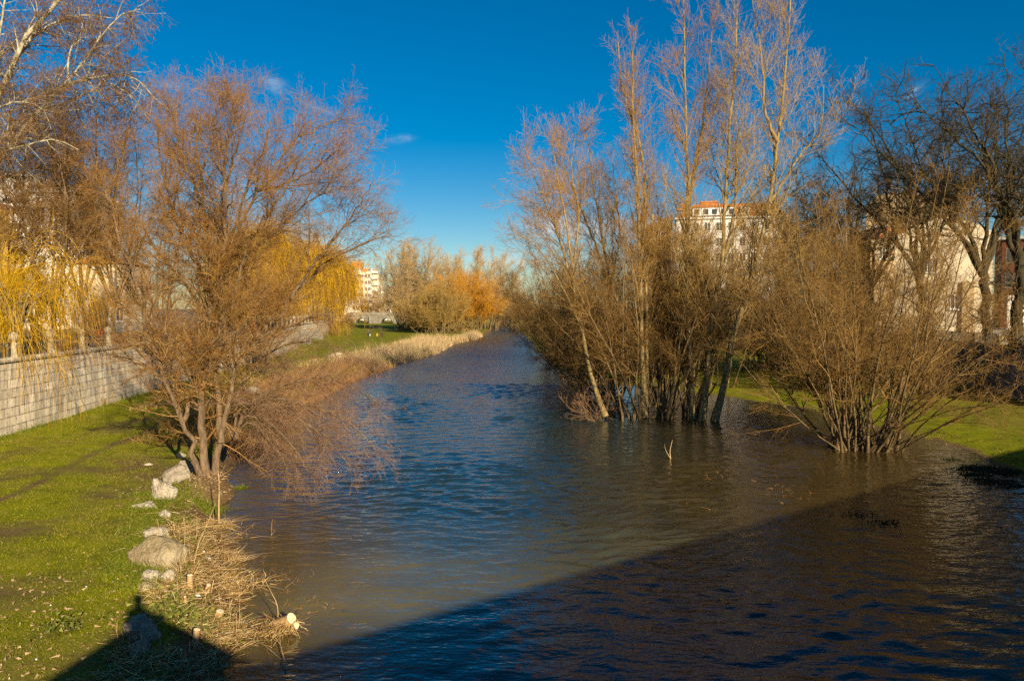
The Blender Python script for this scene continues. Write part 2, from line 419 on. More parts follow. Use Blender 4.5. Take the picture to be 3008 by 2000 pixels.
# ------------------------------------------------------------------ river
def water_z(x, y):
    r = np.random.default_rng(12)
    wx = x + 0.9 * vnoise(x, y, 0.45, 61) + .25 * vnoise(x, y, 1.6, 63); wy = y + 1.3 * vnoise(x, y, 0.38, 62) + .3 * vnoise(x, y, 1.4, 64)
    z = np.zeros_like(x)
    for k in range(64):
        lam = 0.24 * (1.5 / 0.24) ** r.random()
        a = math.pi / 2 - .10 + r.normal(0, 0.55)                      # crests lie across the flow
        amp = 0.0046 * lam ** 0.9
        z += amp * np.sin((wx * math.cos(a) + wy * math.sin(a)) * 2 * math.pi / lam + r.uniform(0, 6.28))
    xl = np.interp(y, YL, XL); xr = np.interp(y, YR, XR)
    calm = np.clip(0.10 + 0.9 * smooth((x - xl - 0.6) / 5), 0, 1) * (0.25 + 0.75 * smooth((xr - x) / 14 + 0.1))
    rough = 0.30 + 1.05 * smooth(.5 + 1.1 * vnoise(x * 1.0, y * .45, 0.55, 71)) * (.7 + .6 * vnoise(x, y * .5, 1.5, 72))
    fade = np.clip(1.6 - y / 150, 0.0, 1)
    return z * calm * rough * fade

wx = spaced((-70, -15, 4), (-15, 16, 0.11), (16, 36, 0.22), (36, 60, 4))
wy = spaced((-40, 9, 2), (9, 34, 0.10), (34, 70, 0.22), (70, 130, 0.8), (130, 290, 6))
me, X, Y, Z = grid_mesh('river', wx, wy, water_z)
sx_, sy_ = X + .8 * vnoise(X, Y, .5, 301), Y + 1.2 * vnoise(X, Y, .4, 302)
lit_and_shallow = .70 * np.exp(-(((sx_ + 2.9) / 3.6) ** 2 + ((sy_ - 18.3) / 3.6) ** 2)) + .16 * np.exp(-(((sx_ - 3.2) / 3.2) ** 2 + ((sy_ - 21.5) / 2.6) ** 2))  # brightness of the sunlit stretch of water, painted into its body colour
lit_and_shallow = lit_and_shallow + .05 * np.exp(-((X - 8) / 9) ** 2 - ((Y - 28) / 10) ** 2)
lit_and_shallow = np.clip(lit_and_shallow * (.75 + .5 * vnoise(X, Y, 1.3, 303)) + .10 * np.exp(-np.maximum(X - np.interp(Y, YL, XL), 0) / 2.0), 0, 1)  # joined by paler shallows along the left bank
tch = (X + .9 * vnoise(X, Y, .4, 304) - np.interp(Y, YL, XL)) / np.maximum(np.interp(Y, YR, XR) - np.interp(Y, YL, XL), 2)
chn = smooth((tch - .05) / .16) * (1 - smooth((tch - np.clip(.36 + (Y - 25) / 140, .36, .9)) / .25))
a = me.attributes.new('channel', 'FLOAT', 'POINT'); a.data.foreach_set('value', chn.astype(np.float32).ravel())
a = me.attributes.new('lit_and_shallow', 'FLOAT', 'POINT'); a.data.foreach_set('value', lit_and_shallow.astype(np.float32).ravel())
m, nt, b = new_mat('river_water')
p = worldpos(nt)
mp = N(nt, 'ShaderNodeMapping'); mp.inputs['Scale'].default_value = (0.75, 1.25, 1); nt.links.new(p, mp.inputs[0])
big = noise(nt, p, 0.16, 3)
sy = N(nt, 'ShaderNodeSeparateXYZ'); nt.links.new(p, sy.inputs[0])
rg = N(nt, 'ShaderNodeMapRange'); rg.inputs[1].default_value = 28; rg.inputs[2].default_value = 110; rg.inputs[3].default_value = .04; rg.inputs[4].default_value = .30
nt.links.new(sy.outputs[1], rg.inputs[0]); nt.links.new(rg.outputs[0], b.inputs['Roughness'])
b.inputs['IOR'].default_value = 1.333; b.inputs['Specular IOR Level'].default_value = 0.85
lit_and_shallow = N(nt, 'ShaderNodeAttribute', attribute_name='lit_and_shallow')
mud = ramp(nt, big, two((0.034, 0.023, 0.006), (0.058, 0.040, 0.011)))
chan = N(nt, 'ShaderNodeAttribute', attribute_name='channel')
mud = mixc(nt, chan.outputs['Fac'], mud, ramp(nt, big, two((0.010, 0.026, 0.028), (0.020, 0.040, 0.036))))
nt.links.new(mixc(nt, lit_and_shallow.outputs['Fac'], mud, (0.26, 0.20, 0.055)), b.inputs['Base Color'])
w1 = noise(nt, mp.outputs[0], 2.6, 3, 0.5)
mp2 = N(nt, 'ShaderNodeMapping'); mp2.inputs['Scale'].default_value = (0.55, 1.1, 1); mp2.inputs['Rotation'].default_value = (0, 0, 0.3); nt.links.new(p, mp2.inputs[0])
w2 = noise(nt, mp2.outputs[0], 0.9, 4, 0.6)
hs = N(nt, 'ShaderNodeMath', operation='MULTIPLY_ADD'); nt.links.new(w2, hs.inputs[0]); hs.inputs[1].default_value = 2.6; nt.links.new(w1, hs.inputs[2])
bump(nt, b, hs.outputs[0], 0.36, 0.09)
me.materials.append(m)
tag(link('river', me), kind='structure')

# ------------------------------------------------------------------ branch growth
def resample(pts, K):
    pts = np.asarray(pts, float)
    n = len(pts)
    if n > 2:                                            # smooth Catmull-Rom
        ext = np.vstack([2*pts[0]-pts[1], pts, 2*pts[-1]-pts[-2]])
        out = []
        for i in range(1, n):
            p0, p1, p2, p3 = ext[i-1], ext[i], ext[i+1], ext[i+2]
            for t in np.linspace(0, 1, 6, endpoint=False):
                out.append(0.5*((2*p1) + (-p0+p2)*t + (2*p0-5*p1+4*p2-p3)*t*t + (-p0+3*p1-3*p2+p3)*t**3))
        out.append(pts[-1]); pts = np.array(out)
    d = np.concatenate([[0], np.cumsum(np.linalg.norm(np.diff(pts, axis=0), axis=1))])
    s = np.linspace(0, d[-1], K)
    return np.stack([np.interp(s, d, pts[:, k]) for k in range(3)], -1)

def norm(v): return v / (np.linalg.norm(v, axis=-1, keepdims=True) + 1e-9)

def grow(r, P, R, dens, t=(0.2, 1.0), ang=(42, 12), ln=(1.0, 0.3), rel=False, fall=0.4, K=5, jit=0.12, trop=0.05, rr=0.6, rmax=9, tip=0.25, rmin=0.003, flat=0.0, swirl=0.0):
    """side branches on every branch of (P,R)"""
    Nn, Kp, _ = P.shape
    seglen = np.linalg.norm(np.diff(P, axis=1), axis=2)
    L = seglen.sum(1)
    cnt = np.maximum(r.poisson(np.maximum(dens * L * (t[1] - t[0]), 0.01)), 0)
    idx = np.repeat(np.arange(Nn), cnt)
    n = len(idx)
    if n == 0: return np.zeros((0, K, 3)), np.zeros((0, K))
    tt = t[0] + (t[1] - t[0]) * r.random(n)
    f = tt * (Kp - 1); i = np.minimum(f.astype(int), Kp - 2); fr = (f - i)[:, None]
    base = P[idx, i] * (1 - fr) + P[idx, i + 1] * fr
    T = norm(P[idx, i + 1] - P[idx, i])
    rad = R[idx, i] * (1 - fr[:, 0]) + R[idx, i + 1] * fr[:, 0]
    a = np.radians(np.clip(r.normal(ang[0], ang[1], n), 8, 115))
    U = norm(np.cross(T, norm(r.normal(size=(n, 3)))))
    d = norm(np.cos(a)[:, None] * T + np.sin(a)[:, None] * U)
    if flat: d[:, 2] *= (1 - flat); d = norm(d)
    ll = ln[0] * (1 + ln[1] * r.normal(size=n)) * (1 - fall * tt)
    if rel: ll = ll * L[idx]
    ll = np.clip(ll, 0.05, None)
    out = np.empty((n, K, 3)); out[:, 0] = base
    bend = r.normal(size=(n, 3)) * swirl
    for k in range(1, K):
        out[:, k] = out[:, k - 1] + d * (ll / (K - 1))[:, None]
        d = d + r.normal(size=(n, 3)) * jit + bend
        d[:, 2] += trop
        d = norm(d)
    r0 = np.minimum(np.minimum(rad * rr, rmax), 0.022 * ll + 0.003)
    r0 = np.maximum(r0, rmin)
    s = np.linspace(0, 1, K)[None, :]
    RR = np.maximum(r0[:, None] * (1 - (1 - tip) * s), rmin * 0.6)
    return out, RR

def tubes(sets):
    """sets: list of (P,R,sides) -> verts, quads"""
    VV, QQ, off = [], [], 0
    for P, R, n in sets:
        Nn, K, _ = P.shape
        if Nn == 0: continue
        T = np.empty_like(P)
        T[:, 1:-1] = P[:, 2:] - P[:, :-2]; T[:, 0] = P[:, 1] - P[:, 0]; T[:, -1] = P[:, -1] - P[:, -2]
        T = norm(T)
        mean = norm(P[:, -1] - P[:, 0])
        ref = np.eye(3)[np.argmin(np.abs(mean), axis=1)][:, None, :]
        U = norm(np.cross(T, np.broadcast_to(ref, T.shape))); W = np.cross(T, U)
        a = np.arange(n) * 2 * math.pi / n
        V = P[:, :, None, :] + R[:, :, None, None] * (np.cos(a)[None, None, :, None] * U[:, :, None, :] + np.sin(a)[None, None, :, None] * W[:, :, None, :])
        VV.append(V.reshape(-1, 3))
        bi = (np.arange(Nn)[:, None, None] * K + np.arange(K - 1)[None, :, None]) * n
        k = np.arange(n)[None, None, :]; k2 = (k + 1) % n
        q = np.stack([bi + k, bi + k2, bi + n + k2, bi + n + k], -1).reshape(-1, 4) + off
        QQ.append(q); off += Nn * K * n
    return np.concatenate(VV), np.concatenate(QQ)

def tube_obj(name, sets, mat, parent, origin):
    V, Q = tubes(sets)
    me = mesh_np(name, V - np.asarray(origin)[None, :], Q)
    me.materials.append(mat)
    return link(name, me, parent)

def stems_from(lst, K=14, lumpy=0.05, r=rng):
    """lst of (points, r0, r1) -> P,R"""
    P, R = [], []
    for pts, r0, r1 in lst:
        p = resample(pts, K)
        p[1:-1] += r.normal(size=(K - 2, 3)) * lumpy * min(r0 * 2, .2)
        P.append(p)
        s = np.linspace(0, 1, K)
        R.append((r0 + (r1 - r0) * s ** 0.8) * (1 + 0.35 * np.exp(-s * 18)))
    return np.array(P), np.array(R)

def fan_stems(r, base, n, spread, length, ang=(5, 45), lean=(0, 0), r0=0.07, trop=0.03, K=12, jit=0.06, wob=0.3):
    out = []
    for k in range(n):
        az = r.uniform(0, 2 * math.pi); el = RAD(r.uniform(*ang))
        bx, by = base[0] + r.uniform(-1, 1) * spread[0], base[1] + r.uniform(-1, 1) * spread[1]
        d = np.array([math.sin(el) * math.cos(az) + lean[0], math.sin(el) * math.sin(az) + lean[1], math.cos(el)])
        # stems splay away from the clump centre
        d[0] += 0.25 * (bx - base[0]) / max(spread[0], .1); d[1] += 0.25 * (by - base[1]) / max(spread[1], .1)
        d /= np.linalg.norm(d)
        L = r.uniform(*length) * (1 - 0.25 * el / RAD(60)); p = np.array([bx, by, base[2] - 0.15]); pts = [p.copy()]
        bend = r.normal(size=3) * jit * wob
        for _ in range(K - 1):
            p = p + d * L / (K - 1); pts.append(p.copy())
            d = d + r.normal(size=3) * jit + bend; d[2] += trop; d /= np.linalg.norm(d)
        out.append((pts, r0 * r.uniform(0.6, 1.25) * (L / length[1]), 0.012))
    return out

def tree(name, label, cat, base, stems, levels, bark, twig, group=None, seed=1, trunk_levels=1, sides=(9, 5, 3, 3, 3, 3), extra=None, K=14, lumpy=0.13):
    r = np.random.default_rng(seed)
    o = empty(name, base); tag(o, label, cat, group)
    P, R = stems_from(stems, K, lumpy, r)
    sets = [(P, R, sides[0])]; cur = (P, R); all_lv = [cur]
    for i, lv in enumerate(levels):
        lv = dict(lv); src = lv.pop('src', None)
        pr = all_lv[src] if src is not None else cur
        cur = grow(r, pr[0], pr[1], **lv); all_lv.append(cur)
        sets.append((cur[0], cur[1], sides[min(i + 1, len(sides) - 1)]))
    tube_obj('trunk', sets[:trunk_levels + 1], bark, o, base)
    tube_obj('crown', sets[trunk_levels + 1:], twig, o, base)
    if extra: extra(o, all_lv, r)
    return o

# ---------- the big tree on the bank: its stems are read off the photograph
YH = 27.6
def S(lst, Y0, dY=0.0):
    n = len(lst)
    return [at(x, y, Y0 + dY * i / (n - 1)) for i, (x, y) in enumerate(lst)]
hero_base = at(612, 1400, YH)
def low_twigs(o, lv, r):
    P, R = grow(r, lv[0][0], lv[0][1], dens=3.2, t=(.10, .55), ang=(62, 18), ln=(1.5, .35), fall=.1, K=6, jit=.13, trop=.0, rr=.25, rmin=.005)
    P2, R2 = grow(r, P, R, dens=6, t=(.1, 1), ang=(45, 15), ln=(.6, .35), fall=.2, K=4, jit=.16, rr=.6, rmin=.004)
    P3, R3 = grow(r, P2, R2, dens=6, t=(.1, 1), ang=(45, 15), ln=(.26, .35), fall=.2, K=3, jit=.16, rr=.7, rmin=.0036)
    tube_obj('lower_branches', [(P, R, 4), (P2, R2, 3), (P3, R3, 3)], M['twig_elm'], o, o.location)
hero = [
    (S([(585, 1425), (576, 1346), (558, 1293), (536, 1235), (504, 1177), (482, 1123), (473, 1061), (437, 989), (420, 873), (388, 780), (340, 660), (310, 560)], YH - .2, -1.5), 0.105, 0.03),
    (S([(536, 1240), (553, 1200), (558, 1163), (567, 1096), (545, 1047), (495, 994), (450, 900), (420, 800)], YH - .2, 1.2), 0.07, 0.02),
    (S([(567, 1096), (595, 1045), (640, 980), (660, 890), (680, 800)], YH, -1.0), 0.07, 0.02),
    (S([(606, 1425), (603, 1346), (598, 1230), (598, 1141), (607, 1052), (616, 962), (612, 851), (607, 739), (592, 600), (582, 460), (590, 340)], YH, 0.6), 0.15, 0.03),
    (S([(638, 1425), (634, 1346), (647, 1230), (634, 1096), (625, 1029), (630, 918), (660, 829), (690, 700), (720, 560), (770, 440), (795, 360)], YH + .2, 1.6), 0.13, 0.025),
    (S([(630, 1080), (645, 1020), (661, 990), (683, 900), (696, 820), (730, 720), (800, 610), (880, 480), (930, 420)], YH + .2, -1.2), 0.08, 0.02),
    (S([(650, 1300), (668, 1200), (692, 1074), (714, 1043), (759, 994), (804, 958), (857, 873), (915, 806), (980, 760), (1070, 715), (1150, 690)], YH + .3, 1.0), 0.09, 0.02),
    (S([(612, 851), (560, 740), (500, 600), (470, 450), (460, 350)], YH + .3, 2), 0.09, 0.02),
    (S([(616, 962), (650, 800), (665, 640), (660, 480), (690, 330)], YH + .3, -2), 0.09, 0.02),
    (S([(714, 1043), (780, 1000), (850, 960), (930, 930), (1010, 905)], YH + .5, 1.5), 0.06, 0.015),
    (S([(857, 873), (920, 780), (990, 690), (1060, 600), (1090, 540)], YH + .8, -1), 0.07, 0.015),
    (S([(482, 1123), (440, 1080), (380, 1060), (300, 1030), (210, 1050)], YH, -.8), 0.05, 0.012),
    (S([(690, 700), (760, 560), (850, 430), (950, 370), (1010, 350)], YH + .8, 1.2), 0.06, 0.015),
    (S([(616, 962), (540, 830), (450, 720), (370, 560), (340, 440)], YH + .4, 2.5), 0.06, 0.015),
    (S([(592, 600), (540, 470), (512, 370), (505, 300)], YH + .3, 1.5), 0.05, 0.012),
    (S([(607, 739), (650, 600), (690, 450), (722, 340), (738, 290)], YH + .3, 2.5), 0.06, 0.012),
    (S([(607, 739), (570, 600), (620, 430), (640, 300)], YH + .3, -2.5), 0.06, 0.012),
    (S([(750, 560), (840, 540), (930, 490), (1000, 440)], YH + 1.5, -2), 0.05, 0.012),
    (S([(660, 829), (760, 720), (850, 640), (950, 560), (1030, 480)], YH + .5, -2.5), 0.06, 0.012),
]
tree('riverbank_tree', 'tall bare brown tree with several leaning trunks beside pale boulders on the grass bank', 'tree', hero_base, hero,
     [dict(dens=4.2, t=(0.20, 1), ang=(38, 14), ln=(2.5, .3), fall=.70, K=7, jit=.08, trop=.07, rr=.5, rmin=.006),
      dict(dens=5.6, t=(.12, 1), ang=(36, 13), ln=(1.1, .3), fall=.5, K=5, jit=.09, trop=.06, rr=.55, rmin=.0045),
      dict(dens=8.5, t=(.1, 1), ang=(40, 14), ln=(.55, .3), fall=.3, K=4, jit=.12, trop=.04, rr=.6, rmin=.004),
      dict(dens=6.5, t=(.1, 1), ang=(45, 16), ln=(.22, .3), fall=.2, K=3, jit=.2, trop=.02, rr=.7, rmin=.0036)],
     M['bark_elm'], M['twig_rust'], extra=low_twigs, seed=3, trunk_levels=1, sides=(12, 5, 4, 3, 3), K=26, lumpy=.28)

# ---------- the fine branched bush that hangs over the water to its right
bb = at(690, 1290, 29.0); bb[2] = 0.35
bank_bush_stems = [
    (S([(690, 1290), (700, 1200), (760, 1185), (830, 1200), (900, 1245), (970, 1300), (1030, 1370)], 29, 0), .06, .012),
    (S([(690, 1290), (730, 1190), (820, 1170), (930, 1200), (1040, 1250), (1110, 1330)], 29.4, 1), .06, .012),
    (S([(690, 1290), (740, 1180), (840, 1130), (950, 1110), (1060, 1150), (1130, 1210)], 29.6, 2), .055, .012),
    (S([(690, 1290), (700, 1150), (760, 1060), (850, 1010), (960, 1010), (1060, 1060)], 29.6, 3.5), .05, .012),
    (S([(690, 1290), (720, 1220), (800, 1250), (860, 1310), (900, 1370), (930, 1430)], 28.4, -1), .05, .012),
    (S([(690, 1290), (730, 1240), (780, 1280), (830, 1350), (850, 1420)], 28.4, -.6), .045, .012),
    (S([(690, 1290), (690, 1200), (720, 1120), (780, 1080), (870, 1090), (980, 1140)], 29.5, 2.5), .045, .012),
    (S([(690, 1290), (660, 1230), (690, 1180), (760, 1230), (800, 1310)], 28.8, -.4), .04, .012),
]
tree('overhanging_bush', 'bare fine twigged bush drooping over the water below the leaning tree', 'bush', bb, bank_bush_stems,
     [dict(dens=6.0, t=(.2, 1), ang=(42, 14), ln=(1.5, .3), fall=.3, K=6, jit=.12, trop=-.03, rr=.55, rmin=.005),
      dict(dens=6.5, t=(.1, 1), ang=(38, 14), ln=(.75, .3), fall=.3, K=5, jit=.14, trop=-.02, rr=.6, rmin=.004),
      dict(dens=7.0, t=(.1, 1), ang=(40, 14), ln=(.36, .3), fall=.2, K=4, jit=.16, trop=.0, rr=.7, rmin=.0036),
      dict(dens=4.0, t=(.1, 1), ang=(40, 14), ln=(.2, .3), fall=.2, K=3, jit=.16, trop=.0, rr=.7, rmin=.0034)],
     M['bark_elm'], M['twig_bank'], seed=5, trunk_levels=1, sides=(6, 4, 3, 3, 3))

# ---------- brown trees between the big tree and the wall
def upright(base, H, r0, fork, seed, lean=(0, 0), spread=0.5, nst=5, wob=.12):
    """a trunk that forks into nst rising limbs"""
    r = np.random.default_rng(seed)
    base = np.asarray(base, float)
    top = base + np.array([lean[0] * fork, lean[1] * fork, fork])
    st = [([base - np.array([0, 0, .2]), base + np.array([lean[0] * fork * .4 + r.normal() * .15, r.normal() * .15, fork * .5]), top], r0, r0 * .75)]
    for k in range(nst):
        az = 2 * math.pi * k / nst + r.uniform(-.5, .5)
        sp = spread * r.uniform(.5, 1.2)
        d = np.array([math.cos(az) * sp + lean[0], math.sin(az) * sp + lean[1], 1.0])
        L = (H - fork) * r.uniform(.75, 1.0)
        pts = [top - np.array([0, 0, .3])]
        p = top.copy()
        for j in range(5):
            p = p + d * L / 5; pts.append(p.copy())
            d = d + np.append(r.normal(size=2) * wob, 0); d[:2] *= .86
        st.append((pts, r0 * .5, .02))
    return st

BROWN = [dict(dens=3.0, t=(.2, 1), ang=(42, 13), ln=(2.6, .3), fall=.5, K=6, jit=.12, trop=.05, rr=.5, rmin=.008),
         dict(dens=5.2, t=(.1, 1), ang=(42, 14), ln=(1.15, .3), fall=.4, K=5, jit=.14, trop=.04, rr=.55, rmin=.006),
         dict(dens=8.0, t=(.1, 1), ang=(45, 15), ln=(.5, .3), fall=.3, K=3, jit=.16, trop=.02, rr=.6, rmin=.005)]
for (px, py, Yd, H, lean, lab, sd) in [
        (250, 950, 46, 14.0, (-.05, 0), 'bare brown tree behind the wall, left of the person in red', 11),
        (150, 950, 43, 14.5, (.05, 0), 'bare brown tree behind the wall beside the yellow weeping willow strands', 12),
        (780, 1010, 70, 15.5, (0.05, 0), 'bare brown tree behind the bank tree where the wall turns bright', 13),
        (20, 950, 50, 13.5, (.05, 0), 'bare brown tree behind the wall at the left edge, in front of the yellow facade', 15),
        (330, 950, 50, 14.0, (.05, 0), 'bare brown tree behind the wall, straight behind the person in red', 16),
        (480, 960, 55, 14.5, (-.05, 0), 'bare brown tree with upright trunk behind the row of ball topped pillars', 14)]:
    bs = at(px, py, Yd); bs[2] = float(ground_z(bs[0], bs[1]))
    tree('bare_tree', lab, 'tree', bs, upright(bs, H, .17, 3.0, sd, lean, .55, 8), BROWN, M['bark_elm'], M['twig_elm'] if sd != 13 else M['twig_rust'],
         'bare brown trees along the left wall', seed=sd, sides=(8, 4, 3, 3))

# ---------- pale limbed poplar at the upper left, catkins hanging from it
YW = 42.0
wb = np.array([-31.5, 43.0, 4.2])
white = [
    ([wb, at(-160, 700, 43), at(-60, 420, 42.6), at(27, 214, YW), at(54, 134, YW), at(134, 45, YW), at(190, -20, YW), at(260, -140, YW)], .27, .08),
    ([at(-60, 540, 42.6), at(0, 470, 42.3), at(60, 390, YW), at(150, 285, YW), at(180, 255, YW), at(250, 180, 41.6), at(285, 125, 41.5), at(320, 80, 41.3), at(357, 42, 41), at(412, 28, 40.8)], .14, .02),
    ([at(150, 285, YW), at(178, 259, YW), at(268, 232, 41.5), at(340, 219, 41), at(388, 228, 40.6), at(428, 254, 40.4), at(460, 295, 40.2)], .10, .02),
    ([at(-80, 560, 42.6), at(-10, 430, 42), at(90, 330, 43), at(200, 300, 43.5), at(320, 245, 44), at(400, 300, 44), at(440, 360, 44)], .10, .02),
    ([at(27, 214, YW), at(90, 110, 43), at(160, 70, 43.5), at(250, 45, 44), at(330, 55, 44)], .12, .02),
    ([at(-100, 600, 43), at(-20, 470, 41), at(60, 430, 40), at(160, 410, 39.6), at(230, 440, 39.4)], .12, .02),
    ([at(-120, 620, 43), at(-20, 540, 44), at(90, 500, 44.5), at(200, 480, 45), at(280, 520, 45)], .12, .02),
    ([at(-60, 420, 42.6), at(-30, 250, 43.5), at(0, 90, 44), at(30, -60, 44)], .16, .03),
    ([at(200, 240, 41.8), at(205, 150, 41.6), at(240, 90, 41.5), at(230, 20, 41.5)], .07, .015),
    ([at(-60, 420, 42.6), at(-20, 330, 41.5), at(60, 300, 41), at(120, 320, 40.5), at(150, 380, 40.2)], .09, .015),
]
def catkins(o, lv, r):
    P, R = grow(r, lv[-1][0], lv[-1][1], dens=3.2, t=(.3, 1), ang=(80, 20), ln=(.20, .25), fall=0, K=3, jit=.1, trop=-1.2, rr=9, rmax=.02, rmin=.016, tip=.6)
    P2, R2 = grow(r, lv[2][0], lv[2][1], dens=1.5, t=(.5, 1), ang=(80, 20), ln=(.22, .25), fall=0, K=3, jit=.1, trop=-1.2, rr=9, rmax=.02, rmin=.016, tip=.6)
    tube_obj('catkins', [(P, R, 3), (P2, R2, 3)], M['catkin'], o, o.location)
tree('pale_poplar', 'large tree with whitish arching limbs and hanging catkins in the upper left corner', 'tree', wb, white,
     [dict(dens=3.2, t=(.2, 1), ang=(45, 15), ln=(2.7, .3), fall=.5, K=7, jit=.14, trop=-.03, rr=.5, rmin=.010),
      dict(dens=5.0, t=(.15, 1), ang=(48, 16), ln=(1.3, .3), fall=.4, K=5, jit=.17, trop=-.06, rr=.55, rmin=.007),
      dict(dens=4.6, t=(.1, 1), ang=(48, 16), ln=(.6, .3), fall=.3, K=4, jit=.2, trop=-.1, rr=.6, rmin=.006)],
     M['bark_pale'], M['twig_pale'], seed=21, trunk_levels=1, sides=(9, 5, 3, 3), extra=catkins)

# ---------- weeping willows
def willow(base, H, Rr, label, seed, dens=1.0, strand=(3.2, .35), twig='twig_willow', rm=.010, lean=(0, 0), group='yellow weeping willows behind the wall'):
    base = np.asarray(base, float)
    r = np.random.default_rng(seed)
    st = upright(base, H * .62, .32, H * .22, seed, lean, Rr / H * 1.0, 8, .2)
    lv = [dict(dens=1.6, t=(.35, 1), ang=(50, 14), ln=(Rr * .55, .3), fall=.3, K=8, jit=.10, trop=.0, rr=.5, rmin=.02),
          dict(dens=2.6 * dens, t=(.25, 1), ang=(45, 15), ln=(Rr * .32, .3), fall=.3, K=8, jit=.10, trop=-.14, rr=.5, rmin=.012),
          dict(dens=4.5 * dens, t=(.15, 1), ang=(55, 20), ln=strand, fall=.2, K=9, jit=.05, trop=-.55, rr=.5, rmin=rm, rmax=rm * 1.3, tip=.6)]
    return tree('weeping_willow', label, 'tree', base, st, lv, M['bark_willow'], M[twig], group, seed=seed, trunk_levels=1, sides=(8, 4, 3, 3))
willow((-24.6, 38.6, 4.2), 6.6, 4.8, 'yellow weeping willow whose strands hang down in front of the wall at the left edge', 31, 1.25, (3.5, .35), rm=.008)
willow((-29.5, 48, 4.2), 7.5, 4.4, 'smaller yellow willow behind the pillars, right of the hanging strands', 32, 1.5, (2.6, .35), rm=.010)
willow((-39.5, 112, 4.2), 15.5, 7.0, 'yellow willow glimpsed behind the trunks of the bank tree', 33, 1.05, (4.5, .35), rm=.022)
willow((-40.5, 132, 4.2), 20.5, 10.0, 'tall golden willow rising behind the bank tree crown', 34, 1.0, (6, .35), rm=.026)
willow((-41.5, 166, 4.2), 20.5, 10.5, 'golden yellow willow dome next to the far white apartment tower', 35, .95, (6.5, .35), rm=.030)

# ---------- grove in the flooded water on the right
YG = 47.0
POP = [dict(dens=2.2, t=(.16, .98), ang=(33, 8), ln=(4.9, .25), fall=.72, K=9, jit=.05, trop=.085, rr=.42, rmin=.012),
       dict(dens=3.3, t=(.12, 1), ang=(34, 10), ln=(1.8, .3), fall=.5, K=6, jit=.07, trop=.09, rr=.5, rmin=.009),
       dict(dens=6.0, t=(.1, 1), ang=(38, 12), ln=(.66, .3), fall=.35, K=4, jit=.10, trop=.07, rr=.6, rmin=.0065),
       dict(dens=2.2, t=(.15, 1), ang=(40, 12), ln=(.25, .3), fall=.3, K=3, jit=.10, trop=.05, rr=.7, rmin=.006)]
def poplar(label, stems, seed, lv=POP, twig='twig_poplar', bark='bark_poplar', group='tall poplars in the flooded grove', name='poplar'):
    b0 = np.array(stems[0][0][0], float)
    return tree(name, label, 'tree', b0, stems, lv, M[bark], M[twig], group, seed=seed, trunk_levels=1, sides=(9, 5, 3, 3, 3), K=20)
poplar('twin stemmed orange brown poplar, leftmost and narrowest of the tall ones', [
    (S([(1893, 1225), (1885, 1000), (1878, 750), (1876, 600), (1868, 450), (1858, 300), (1860, 115)], YG + 1), .17, .03),
    (S([(1897, 1225), (1900, 1000), (1896, 750), (1893, 560), (1880, 420), (1830, 260), (1815, 125)], YG + 1.3), .14, .03)], 41,
    [dict(POP[0], dens=3.0, ln=(3.8, .25), trop=.12, ang=(28, 7)), dict(POP[1], dens=2.8), POP[2], POP[3]], twig='twig_pink')
poplar('straight poplar with orange trunk whose tip leaves the top of the frame, between two others', [
    (S([(2035, 1235), (2025, 1000), (2020, 750), (2018, 500), (2012, 240), (2008, 60), (2003, -40)], YG + .6), .19, .03),
    (S([(2020, 600), (2045, 480), (2068, 330), (2085, 180), (2092, 80)], YG + .6, 1), .10, .02)], 42, twig='twig_pink')
poplar('pale grey poplar with a forked trunk standing beside the leaning one', [
    (S([(2062, 1238), (2078, 1100), (2090, 950), (2115, 800), (2124, 750), (2136, 478), (2155, 239), (2165, 20), (2168, -40)], YG), .20, .03),
    (S([(2085, 1000), (2075, 900), (2040, 800), (2020, 730), (1990, 620), (1950, 520)], YG, 1), .12, .02),
    (S([(2118, 800), (2150, 660), (2163, 560), (2165, 440), (2180, 300)], YG + .4, -1), .13, .02)], 43)
poplar('pale poplar leaning to the right, tallest on the right of the grove', [
    (S([(2098, 1238), (2130, 1110), (2150, 1000), (2190, 880), (2227, 750), (2256, 622), (2275, 502), (2285, 406), (2304, 239), (2318, 60), (2322, -60)], YG - .2), .21, .03),
    (S([(2285, 420), (2250, 330), (2240, 200), (2225, 90), (2210, 0)], YG - .2, -.5), .10, .02),
    (S([(2262, 600), (2340, 470), (2410, 380), (2420, 250)], YG - .2, 1), .09, .02)], 44)
poplar('slim pale tree leaning left with a curved trunk at the water edge of the grove', [
    (S([(1778, 1222), (1739, 1115), (1722, 1039), (1714, 976), (1701, 929), (1688, 870), (1680, 764), (1671, 700), (1650, 590), (1630, 480), (1620, 400)], YG + .3), .16, .02),
    (S([(1690, 880), (1660, 760), (1620, 640), (1570, 520), (1545, 430)], YG + .4, 1), .09, .02),
    (S([(1680, 790), (1700, 640), (1680, 500), (1690, 400)], YG + .3, 2), .08, .02),
    (S([(1714, 976), (1650, 840), (1590, 740), (1530, 690), (1490, 690)], YG + .3, -1), .07, .015)], 45,
    [dict(POP[0], dens=2.8, t=(.3, 1), ln=(3.4, .3), ang=(40, 12), jit=.09, trop=.05), dict(POP[1], dens=4.2), dict(POP[2], dens=6.5), POP[3]], twig='twig_pink', group='slim leaning trees of the grove')
